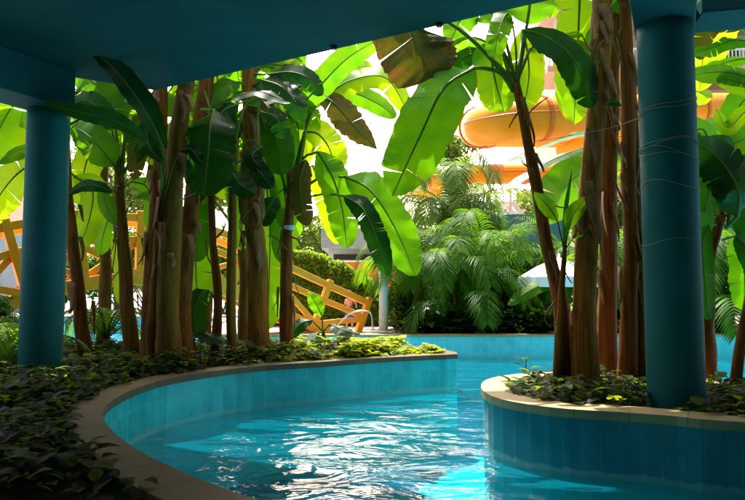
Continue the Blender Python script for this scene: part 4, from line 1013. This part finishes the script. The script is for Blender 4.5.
tree(gl(120, 30), 'leafy tree behind the bridge, left of the clumped stems', 10, 3.4, 53, num=6500, size=.3)
tree(gl(230, 32), 'leafy tree behind the slim stems of the left bed', 10, 3.2, 54, num=6500, size=.3)
tree(gl(520, 42), 'far tree behind the white stair tower', 8, 3, 55, num=3500, size=.36)

# ================================================================ YELLOW BRIDGE
bpts = [(-70, 246, 9.6), (0, 228, 10.4), (60, 219, 11.0), (110, 217, 11.6), (170, 221, 12.3), (230, 236, 13.0), (295, 270, 14.1), (368, 303, 15.1)]
near = catmull([at(*p) for p in bpts], 17)
off = V((-.55, 1.0, 0))
bt = thing('footbridge', 'arched yellow wooden footbridge crossing the pool behind the left bed', 'bridge', V((near[8].x, near[8].y, 0)))
def rail_pts(f, sh): return [p + sh + V((0, 0, 0)) * f for p in near]
for sh, far in ((V((0, 0, 0)), 0), (off, 1)):
    T = [p + sh for p in near]; K = len(T); hgt = [1.28 - .34 * (i / (K - 1)) for i in range(K)]
    nrm = []
    for i in range(K):
        tt = (T[min(K-1, i+1)] - T[max(0, i-1)]).normalized(); s = tt.cross(V((0, 0, 1))).normalized(); nrm.append(s.cross(tt).normalized())
    for nm, k0, h, w in ((('top_rail', 0.0, .15, .10),) if far else (('top_rail', 0.0, .16, .10), ('mid_rail', .38, .14, .07))):
        mb = MB()
        for i in range(K - (4 if far else 1)):
            a, b = T[i] - nrm[i] * (hgt[i] * k0), T[i+1] - nrm[i+1] * (hgt[i+1] * k0)
            mb.bar(a, b + (b - a).normalized() * .004 * (i % 2), w - .003 * (i % 2), h - .003 * (i % 2), nrm[i])
        mb.build(nm, M['yellow'], bt, bevel=.01)
    for i in range(0, K - (4 if far else 0), 4 if far else 2):
        q = T[i] - nrm[i] * (hgt[i] + .12)
        mb = MB(); s = (T[1] - T[0]).cross(V((0, 0, 1))).normalized()
        mb.bar(T[i] + nrm[i] * .14 - V((0, 0, 0)), q, (.15), .15, (T[min(K-1, i+1)] - T[max(0, i-1)]).normalized())
        po = mb.build('post', M['yellow'], bt, bevel=.012)
        if i + 2 < K and not far:
            mb = MB(); a = T[i] - nrm[i] * (hgt[i] * .45); b = T[i+2] - nrm[i+2] * (hgt[i+2] * 1.0)
            if (i // 2) % 2: a, b = T[i] - nrm[i] * hgt[i], T[i+2] - nrm[i+2] * (hgt[i+2] * .45)
            sdv = (b - a).cross(V((0, 0, 1))).normalized() * .035
            mb.bar(a + sdv, b + sdv, .07, .13); mb.build('brace', M['yellow'], bt, bevel=.01)
            if i < 10:
                mb = MB(); a2 = T[i] - nrm[i] * (hgt[i] * (.95 if (i // 2) % 2 == 0 else .4)); b2 = T[i+2] - nrm[i+2] * (hgt[i+2] * (.4 if (i // 2) % 2 == 0 else .95))
                mb.bar(a2 - sdv * 1.15, b2 - sdv * 1.15, .07, .12); mb.build('brace', M['yellow'], bt, bevel=.01)
    mb = MB()
    for i in range(K - 1): mb.bar(T[i] - nrm[i] * (hgt[i] + .06), T[i+1] - nrm[i+1] * (hgt[i+1] + .06), .13 - .003 * (i % 2), .26 - .003 * (i % 2), nrm[i])
    mb.build('side_beam', M['yellow'], bt, bevel=.01)
mb = MB()
D = catmull([p - V((0, 0, 1.12)) for p in near], 90)
for i in range(len(D) - 1):
    a = D[i].lerp(D[i+1], .5); mb.bar(a + off * .06, a + off * .94, (D[i+1] - D[i]).length * .9, .04)
mb.build('deck', M['yellow'], bt)

# ================================================================ POOL BAR, POSTS, RAILS, PERSON
BY = 38.0
pb = at(345, 300, BY); t = thing('pool_bar', 'low pool bar with a grey roof edge and orange counter behind the white post', 'building', V((pb.x, BY, .46)))
zt, zb = at(350, 229, BY).z, at(350, 249, BY).z
xa, xb = at(322, 240, BY).x, at(440, 240, BY).x
mb = MB(); mb.box((xa, BY - .7, zb), (xb, BY + 7, zt)); mb.build('roof', M['fascia'], t, bevel=.03)
mb = MB(); mb.box((xa + .3, BY + 6, .46), (xb - .3, BY + 6.4, zb - .003)); mb.build('back_wall', M['dark'], t)
zk = at(350, 262, BY).z
mb = MB(); mb.box((xa + .5, BY + .4, .46), (xb - .5, BY + 1, zk)); mb.build('counter', M['orange_wall'], t)
mb = MB(); mb.box((xa + .4, BY + .1, zk + .003), (xb - .4, BY + 1.3, zk + .12)); mb.build('counter_top', M['white'], t, bevel=.02)
for x in (xa + .6, xb - .6):
    mb = MB(); mb.tube([(x, BY - .2, .46), (x, BY - .2, zb - .003)], .16, 12); mb.build('post', M['post'], t, smooth=True)
xw = at(345, 240, BY + 2).x
mb = MB(); mb.box((xa + .1, BY + 1.5, zt + .003), (xw, BY + 6, zt + 1.5)); mb.build('upper_wall', M['cream'], t, bevel=.03)
mb = MB(); q = zt + 1.0
for k in range(24): mb.tube([(xa + .05 + k * .14, BY - .5, zt + .003), (xa + .05 + k * .14, BY - .5, q)], .014, 5)
mb.tube([(xa, BY - .5, q), (xa + 3.4, BY - .5, q)], .03, 6); mb.build('railing', M['white'], t)

pp = on(383.5, 331, .51)
pw = 4.6 * pp.y / F
t = thing('lamp_post', 'white round post with a rounded white lamp on the far deck, right of the hedge', 'post', pp)
mb = MB(); mb.tube([pp, at(383.5, 250, pp.y)], pw, 20); mb.build('pole', M['post'], t, smooth=True)
hd = at(381, 246, pp.y)
mb = MB(); rw = [(0, -.24), (.10, -.235), (.24, -.15), (.32, -.02), (.30, .06), (.2, .14), (0, .17)]
vs = []; fs = []; n = 20
for r_, z in rw[1:-1]:
    for k in range(n):
        a = 2 * math.pi * k / n; vs.append(hd + V((math.cos(a) * r_ * .95, math.sin(a) * r_ * .95, z)))
for i in range(len(rw) - 3):
    for k in range(n): fs.append((i*n+k, i*n+(k+1) % n, (i+1)*n+(k+1) % n, (i+1)*n+k))
fs += [tuple(range(n))[::-1], tuple((len(rw)-3)*n + k for k in range(n))]
mb.add(vs, fs); mb.build('lamp_head', M['white'], t, smooth=True)
mb = MB(); mb.tube([pp, pp + V((0, 0, .03))], pw * 1.7, 20); mb.build('base_plate', M['post'], t, bevel=.005)

hr = A([(333, 333), (340, 322), (352, 313), (364, 311), (371, 314), (373, 331)], 14.6)
t = thing('handrail', 'curved steel pool handrail at the foot of the yellow bridge', 'handrail', V((hr[0].x, hr[0].y, .5)))
mb = MB(); mb.tube(catmull(hr, 40), .02, 10); mb.build('rail', M['steel'], t, smooth=True)
mb = MB(); mb.tube([p + V((0, .45, 0)) for p in catmull(hr, 40)], .02, 10); mb.build('rail', M['steel'], t, smooth=True)

# person
def person(loc, h):
    t = thing('person', 'person in blue shorts with a bare back standing by the bridge end', 'person', loc)
    k = h / 1.05
    J = {'pel': (0, 0, .50), 'chest': (.015, -.02, .72), 'neck': (.03, -.05, .85), 'head': (.05, -.08, .93), 'crown': (.055, -.09, 1.03),
         'shl': (-.10, -.03, .80), 'ell': (-.16, -.09, .66), 'hal': (-.12, -.20, .58), 'fl': (-.10, -.25, .57),
         'shr': (.13, -.03, .80), 'elr': (.19, -.10, .68), 'har': (.17, -.22, .66), 'fr': (.16, -.27, .66),
         'hil': (-.06, 0, .47), 'knl': (-.075, -.02, .26), 'anl': (-.08, .02, .045), 'tol': (-.085, -.09, .02),
         'hir': (.06, 0, .47), 'knr': (.08, -.05, .27), 'anr': (.08, .03, .045), 'tor': (.085, -.08, .02)}
    rad = {'pel': .085, 'chest': .088, 'neck': .038, 'head': .068, 'crown': .055, 'shl': .04, 'ell': .027, 'hal': .021, 'fl': .014, 'shr': .04, 'elr': .027, 'har': .021, 'fr': .014,
           'hil': .062, 'knl': .042, 'anl': .027, 'tol': .02, 'hir': .062, 'knr': .042, 'anr': .027, 'tor': .02}
    E = [('pel', 'chest'), ('chest', 'neck'), ('neck', 'head'), ('head', 'crown'), ('chest', 'shl'), ('shl', 'ell'), ('ell', 'hal'), ('hal', 'fl'), ('chest', 'shr'), ('shr', 'elr'), ('elr', 'har'), ('har', 'fr'),
         ('pel', 'hil'), ('hil', 'knl'), ('knl', 'anl'), ('anl', 'tol'), ('pel', 'hir'), ('hir', 'knr'), ('knr', 'anr'), ('anr', 'tor')]
    nm = list(J); me = bpy.data.meshes.new('body'); me.from_pydata([V(J[a]) * k for a in nm], [(nm.index(a), nm.index(b)) for a, b in E], [])
    me.materials.append(M['skin']); o = bpy.data.objects.new('body', me); COL.objects.link(o); o.parent = t
    mo = o.modifiers.new('skin', 'SKIN')
    for i, a in enumerate(nm):
        me.skin_vertices[0].data[i].radius = (rad[a] * k, rad[a] * k)
    me.skin_vertices[0].data[0].use_root = True
    s = o.modifiers.new('sub', 'SUBSURF'); s.levels = 2; s.render_levels = 2; mo.use_smooth_shade = True
    rot = lambda p: V(p) * k
    W = lambda p: loc + rot(p)
    for side in ('l', 'r'):
        pass
    mb = MB()
    mb.tube([W((0, 0, .60)), W((0, 0, .55)), W((0, 0, .48)), W((0, 0, .43))], [.095 * k, .11 * k, .125 * k, .115 * k], 16)
    for sx in (-1, 1): mb.tube([W((.05 * sx, 0, .47)), W((.07 * sx, -.015, .36)), W((.08 * sx, -.02, .28))], [.075 * k, .08 * k, .075 * k], 14)
    mb.build('shorts', M['blue_cloth'], t, smooth=True)
    mb = MB(); c = W((.053, -.075, .985)); n = 14; vs = []; fs = []
    for i in range(7):
        el = R(-20 + i * 18)
        for q in range(n):
            a = 2 * math.pi * q / n; r_ = .082 * k
            vs.append(c + V((math.cos(a) * math.cos(el) * r_, .012 + math.sin(a) * math.cos(el) * r_ * 1.08, math.sin(el) * r_)))
    for i in range(6):
        for q in range(n): fs.append((i*n+q, i*n+(q+1) % n, (i+1)*n+(q+1) % n, (i+1)*n+q))
    mb.add(vs, fs); mb.build('hair', M['hair'], t, smooth=True)
    t.rotation_euler = (0, 0, R(160))
    return t
pl = on(351, 326, .465)
person(V((pl.x, 16.3, .46)), 1.02)

# white parasol
pc = at(559, 262, 14.15); ctr = V((pc.x, 14.15, .46))
t = thing('parasol', 'white canvas parasol standing on the far deck behind the right stems', 'parasol', ctr)
zr_ = at(572, 281, 14.15).z; za = at(572, 257, 14.15).z; rp = 43 * 14.15 / F
mb = MB(); n = 8; vs = [V((ctr.x, ctr.y, za))]; fs = []
for j, (rr_, zz_) in enumerate(((.5, .62), (.96, .16), (1.0, 0))):
    for k in range(n * 3):
        a = 2 * math.pi * k / (n * 3) + .2; sag = 1 - .035 * (1 - abs(((k % 3) - 0) / 1.5 - 1)) * (j > 0)
        vs.append(V((ctr.x + math.cos(a) * rp * rr_ * sag, ctr.y + math.sin(a) * rp * rr_ * sag, zr_ + (za - zr_) * zz_ - (.14 if j == 2 else 0))))
m3 = n * 3
for k in range(m3):
    fs.append((0, 1 + k, 1 + (k + 1) % m3))
    for j in range(2): fs.append((1 + j*m3 + k, 1 + (j+1)*m3 + k, 1 + (j+1)*m3 + (k+1) % m3, 1 + j*m3 + (k+1) % m3))
mb.add(vs, fs); o = mb.build('canopy', M['canvas'], t); o.modifiers.new('thick', 'SOLIDIFY').thickness = .012
mb = MB(); mb.tube([ctr, V((ctr.x, ctr.y, za + .08))], .03, 10); mb.build('pole', M['white'], t, smooth=True)
mb = MB(); mb.tube([ctr, ctr + V((0, 0, .08))], .28, 24); mb.build('base', M['grey'], t, bevel=.01)
for k in range(8):
    a = 2 * math.pi * k / 8 + .2; mb = MB(); mb.tube([V((ctr.x, ctr.y, za - .06)), V((ctr.x + math.cos(a) * rp * .9, ctr.y + math.sin(a) * rp * .9, zr_ + .02))], .009, 5); mb.build('rib', M['white'], t)

# ================================================================ SLIDES, STAIR TOWER, BUILDINGS
def slide(label, pts, r, flanges, posts, z=.46):
    C = catmull(pts, 90); t = thing('water_slide', label, 'water slide', V((C[45].x, C[45].y, z)), 'orange tube slides')
    mb = MB(); mb.tube(C, r, 28); mb.build('tube', M['orange'], t, smooth=True)
    for f in flanges:
        i = int(f * 89); i = max(1, min(88, i)); q = (C[i+1] - C[i-1]).normalized()
        mb = MB(); mb.tube([C[i] - q * .07, C[i] - q * .066, C[i] + q * .066, C[i] + q * .07], [r * .99, r * 1.09, r * 1.09, r * .99], 28, cap=False); mb.build('flange', M['orange_deep'], t)
    mb = MB()   # seam rib along the side of the tube
    S_ = []
    for i in range(90):
        q = (C[min(89, i+1)] - C[max(0, i-1)]).normalized(); s = q.cross(V((0, 0, 1))).normalized()
        if s.y > 0 and i < 60: s = s if (s.dot(V((0, -1, 0))) > 0) else -s
        S_.append(C[i] + s * r * 1.0 + V((0, 0, .05)))
    mb.tube(S_, .035, 6); mb.build('seam', M['orange_deep'], t, smooth=True)
    for f in posts:
        i = int(f * 89); p = C[i]; mb = MB(); mb.tube([(p.x, p.y, z), (p.x, p.y, p.z - r * .9)], .13, 12); mb.build('support', M['post'], t, smooth=True)
    return t
slide('upper orange tube slide curving behind the leaning banana plant', [at(800, 112, 26), at(700, 112, 24), at(600, 117, 22), at(535, 119, 21.2), at(500, 123, 21.5), at(480, 127, 23), at(486, 130, 26), at(560, 132, 29)], .75, (.12, .25, .40, .54, .68, .8), (.2, .33))
slide('lower orange tube slide below the first, behind the pale palm', [at(640, 172, 26.5), at(560, 174, 25), at(500, 174, 24.2), at(440, 178, 24.4), at(408, 184, 26), at(420, 192, 28.5), at(470, 196, 30)], .40, (.15, .35, .55, .72), (.12, .9))
slide('orange tube slide crossing low at the right, beyond the string wound column', [at(560, 143, 30), at(640, 140, 28), at(700, 138, 26.5), at(745, 132, 26), at(800, 118, 26.5)], .72, (.25, .5, .75), (.3, .6))

# stair tower of white pipes
tx, ty = at(475, 200, 26).x, 26.5
t = thing('stair_tower', 'white pipe stair tower behind the centre palms', 'tower', V((tx, ty, .46)))
z0, z1 = .46, at(475, 172, 26).z
for ix in range(4):
    for iy in range(2):
        mb = MB(); x = tx - 1.2 + ix * .9; y = ty - .7 + iy * 1.5; mb.tube([(x, y, z0), (x, y, z1)], .055, 8); mb.build('post', M['white'], t, smooth=True)
for j, z in enumerate((2.6, 3.5, 4.4, 5.2)):
    mb = MB(); mb.box((tx - 1.3, ty - .8, z), (tx + 1.6, ty + .9, z + .07)); mb.build('landing', M['white'], t)
    mb = MB()
    for zz_ in (.45, .85): mb.tube([(tx - 1.25, ty - .76, z + zz_), (tx + 1.55, ty - .76, z + zz_)], .03, 6)
    for i in range(20): mb.tube([(tx - 1.2 + i * .14, ty - .76, z + .07), (tx - 1.2 + i * .14, ty - .76, z + .85)], .012, 5)
    mb.build('railing', M['white'], t)
mb = MB()
for j in range(12): mb.box((tx + 1.7 + j * .22, ty - .5, 5.2 - j * .28), (tx + 2.0 + j * .22, ty + .5, 5.26 - j * .28))
mb.bar((tx + 1.6, ty - .5, 5.3), (tx + 4.3, ty - .5, 2.0), .06, .2); mb.bar((tx + 1.6, ty + .5, 5.3), (tx + 4.3, ty + .5, 2.0), .06, .2); mb.build('stair_flight', M['white'], t)

# hotel with balconies on the right
t = thing('hotel', 'cream hotel with pink slabs and white balcony railings beyond the slides', 'building', V((14, 36, .46)))
hx0 = at(535, 80, 36).x; hx1 = hx0 + 24
mb = MB(); mb.box((hx0 + 2.2, 35, .46), (hx1, 44, 18)); mb.build('wall', M['cream'], t)
for fl in range(5):
    z = at(540, 99, 33).z - 4.2 + fl * 3.3 - 1.2
    if z < 1: continue
    mb = MB(); mb.box((hx0 - .4, 32, z), (hx1, 35 - .003, z + .32)); s = mb.build('balcony', M['pink'], t, bevel=.02)
    mb = MB()
    for i in range(120):
        x = hx0 - .3 + i * .2; mb.box((x, 32.05, z + .323), (x + .06, 32.1, z + 1.22))
    mb.box((hx0 - .4, 32.02, z + 1.223), (hx1, 32.13, z + 1.33))
    for i in range(36): mb.box((hx0 - .35, 32.2 + i * .075, z + .323), (hx0 - .3, 32.23 + i * .075, z + 1.22))
    mb.box((hx0 - .38, 32.15, z + 1.223), (hx0 - .27, 34.9, z + 1.33)); mb.build('railing', M['white'], s)
    for i in range(6):
        x = hx0 + 3.6 + i * 3.4; mb = MB(); mb.box((x, 34.95, z + .5), (x + 1.6, 34.995, z + 2.7)); w_ob = mb.build('window', M['glass'], t)
        mb = MB()
        for a, b in (((x - .08, 34.92, z + .42), (x, 34.993, z + 2.78)), ((x + 1.6, 34.92, z + .42), (x + 1.68, 34.993, z + 2.78)), ((x, 34.92, z + 2.7), (x + 1.6, 34.993, z + 2.78)), ((x + .77, 34.92, z + .5), (x + .83, 34.949, z + 2.7))): mb.box(a, b)
        mb.build('frame', M['white'], w_ob)
for i in range(4):
    x = hx0 + .2 + i * 6.5; mb = MB(); mb.box((x, 32.3, .46), (x + .45, 32.75, 17)); mb.build('pillar', M['cream'], t)

# blue wall behind the palms, cottage roof at the far left
mb = MB(); a, b = at(436, 250, 19.5), at(570, 250, 19.5); mb.box((a.x, 19.5, .46), (b.x, 19.8, at(500, 214, 19.5).z)); tag(mb.build('garden_wall', M['bluewall'], bevel=.02), 'plain blue painted wall behind the centre palms', 'wall')
cx = at(2, 215, 27).x; t = thing('cottage', 'small grey cottage with a red tiled roof at the far left', 'house', V((cx - 1, 28, .46)))
z1, z2 = at(2, 222, 27).z, at(2, 200, 27).z
mb = MB(); mb.box((cx - 4, 27, .46), (cx + 1.0, 31, z1)); mb.build('wall', M['grey'], t)
mb = MB(); x0, x1 = cx - 4.4, cx + 1.4
mb.add([(x0, 26.6, z1 + .003), (x1, 26.6, z1 + .003), (x1, 31.4, z1 + .003), (x0, 31.4, z1 + .003), (x0, 29, z2 + .35), (x1 - .8, 29, z2 + .35)], [(0, 1, 5, 4), (1, 2, 5), (2, 3, 4, 5), (3, 0, 4), (3, 2, 1, 0)]); mb.build('roof', M['redroof'], t)
mb = MB(); mb.box((cx - .9, 26.95, 1.4), (cx, 26.995, 2.6)); mb.build('window', M['glass'], t)

# ================================================================ TIES AND STRINGS
def tie(px, py, d, r, label):
    c = at(px, py, d); mb = MB(); n = 18
    prof = [(1.0, -.05), (1.1, -.04), (1.13, 0), (1.09, .035), (1.0, .05)]
    vs = []; fs = []
    for q, z in prof:
        for k in range(n):
            a = 2 * math.pi * k / n; w = 1 + .05 * math.sin(3 * a + z * 40)
            vs.append(c + V((math.cos(a) * r * q * w, math.sin(a) * r * q * w, z * .8)))
    for i in range(4):
        for k in range(n): fs.append((i*n+k, i*n+(k+1) % n, (i+1)*n+(k+1) % n, (i+1)*n+k))
    mb.add(vs, fs); tag(mb.build('tie', M['tie'], smooth=True), label, 'tie', 'white ties around the banana stems')
dF, dH = base(231, 361).y, base(287, 355).y; dD = base(166, 369).y
tie(232.8, 187, dF, .058, 'white plastic tie around the slim straight stem left of the golden one')
tie(288.8, 228, dH, .088, 'white plastic tie around the leafy stem nearest the bright tip of the left bed')
def strand(pts, label, r=.003, name='string'):
    mb = MB(); mb.tube(catmull(pts, 24), r, 5); tag(mb.build(name, M['string'], smooth=True), label, 'string', 'pale strings tied between the stems')
strand(A([(244, 228), (262, 227), (286, 228)], dH - .25), 'pale string stretched from the golden stem to the leafy stem')
strand(A([(178, 200, 0), (205, 190, .3), (231, 187, .6)], dD - .2), 'pale string stretched from the thickest olive stem to the slim tied stem')
strand([at(72, 178, lc.y - .2)] + [at(95, 180, lc.y)] + [at(120, 186, base(131, 362).y - .15)], 'pale string stretched from the left column to the slim dark stem')
# loops of string wound on the right column
t = thing('string_loops', 'pale string wound around the thick column in the right planter', 'string', V((rc.x, rc.y, at(668, 160, rc.y).z)))
rg = random.Random(3)
for k, py in enumerate((108, 113, 146, 152, 155, 160, 190, 243)):
    z = at(668, py, rc.y).z; tl = rg.uniform(-.09, .09); ph = rg.random() * 6; mb = MB(); pts = []
    for i in range(41):
        a = 2 * math.pi * i / 40; q = rr + .006
        pts.append(V((rc.x + math.cos(a) * q, rc.y + math.sin(a) * q, z + tl * math.cos(a + ph) + .015 * math.sin(3 * a + ph))))
    mb.tube(pts, .003, 5); mb.build('loop', M['string'], t, smooth=True)
strand([V((rc.x - rr - .004, rc.y - .05, at(640, 118, rc.y).z)), at(610, 128, 6.2), at(570, 136, 6.35), at(533, 142, 6.45)], 'pale string sagging from the wound column to the leaning slim plant')
strand([V((rc.x - rr - .004, rc.y - .04, at(640, 148, rc.y).z)), at(640, 165, 5.7), at(636, 185, 5.85), at(642, 195, 5.75), V((rc.x - rr - .006, rc.y - .02, at(640, 160, rc.y).z))], 'loose loop of pale string hanging beside the wound column')

# ================================================================ LIGHT
az, el = R(-14), R(70)        # azimuth of the sun from +y towards +x
sd = V((math.sin(az) * math.cos(el), math.cos(az) * math.cos(el), math.sin(el)))
sun = bpy.data.lights.new('sun', 'SUN'); sun.energy = 5.0; sun.angle = R(0.5); sun.color = (1, .95, .86)
so = bpy.data.objects.new('sun', sun); COL.objects.link(so); so.rotation_euler = (-sd).to_track_quat('-Z', 'Y').to_euler(); so.location = (0, 0, 30)
W = bpy.data.worlds.new('World'); S.world = W; W.use_nodes = True
nt = W.node_tree; bg = nt.nodes['Background']; sk = nt.nodes.new('ShaderNodeTexSky')
sk.sky_type = 'NISHITA'; sk.sun_disc = False; sk.sun_elevation = el; sk.sun_rotation = az; sk.dust_density = 6.0; sk.air_density = 1.0; sk.ozone_density = 0.6
# added bright patch low in the sky, shaped to whiten the water's reflection
tc = nt.nodes.new('ShaderNodeTexCoord')
cd_ = N(nt, 'ShaderNodeVectorMath', operation='DISTANCE'); L(nt, tc.outputs['Generated'], cd_.inputs[0]); cd_.inputs[1].default_value = (-0.085, 0.953, 0.29)
cn = N(nt, 'ShaderNodeTexNoise', Scale=5.0, Detail=7, Roughness=0.6); L(nt, tc.outputs['Generated'], cn.inputs['Vector'])
cm = N(nt, 'ShaderNodeMath', operation='MULTIPLY_ADD'); L(nt, cn.outputs[0], cm.inputs[0]); cm.inputs[1].default_value = -0.45; L(nt, cd_.outputs['Value'], cm.inputs[2])
cr = ramp(nt, cm.outputs[0], [(0.02, (1, 1, 1)), (0.21, (0, 0, 0))])
cx_ = N(nt, 'ShaderNodeMixRGB'); L(nt, cr.outputs[0], cx_.inputs[0]); L(nt, sk.outputs[0], cx_.inputs[1]); cx_.inputs[2].default_value = (44, 36, 28, 1)
nt.links.new(cx_.outputs[0], bg.inputs[0]); bg.inputs[1].default_value = 0.13
vs_ = S.view_settings; vs_.view_transform = 'Standard'; vs_.look = 'None'; vs_.exposure = 1.25; vs_.gamma = 1; vs_.use_curve_mapping = False
S.cycles.use_denoising = True
S.cycles.max_bounces = 10; S.cycles.transparent_max_bounces = 10; S.cycles.diffuse_bounces = 5; S.cycles.transmission_bounces = 6
S.cycles.sample_clamp_indirect = 8
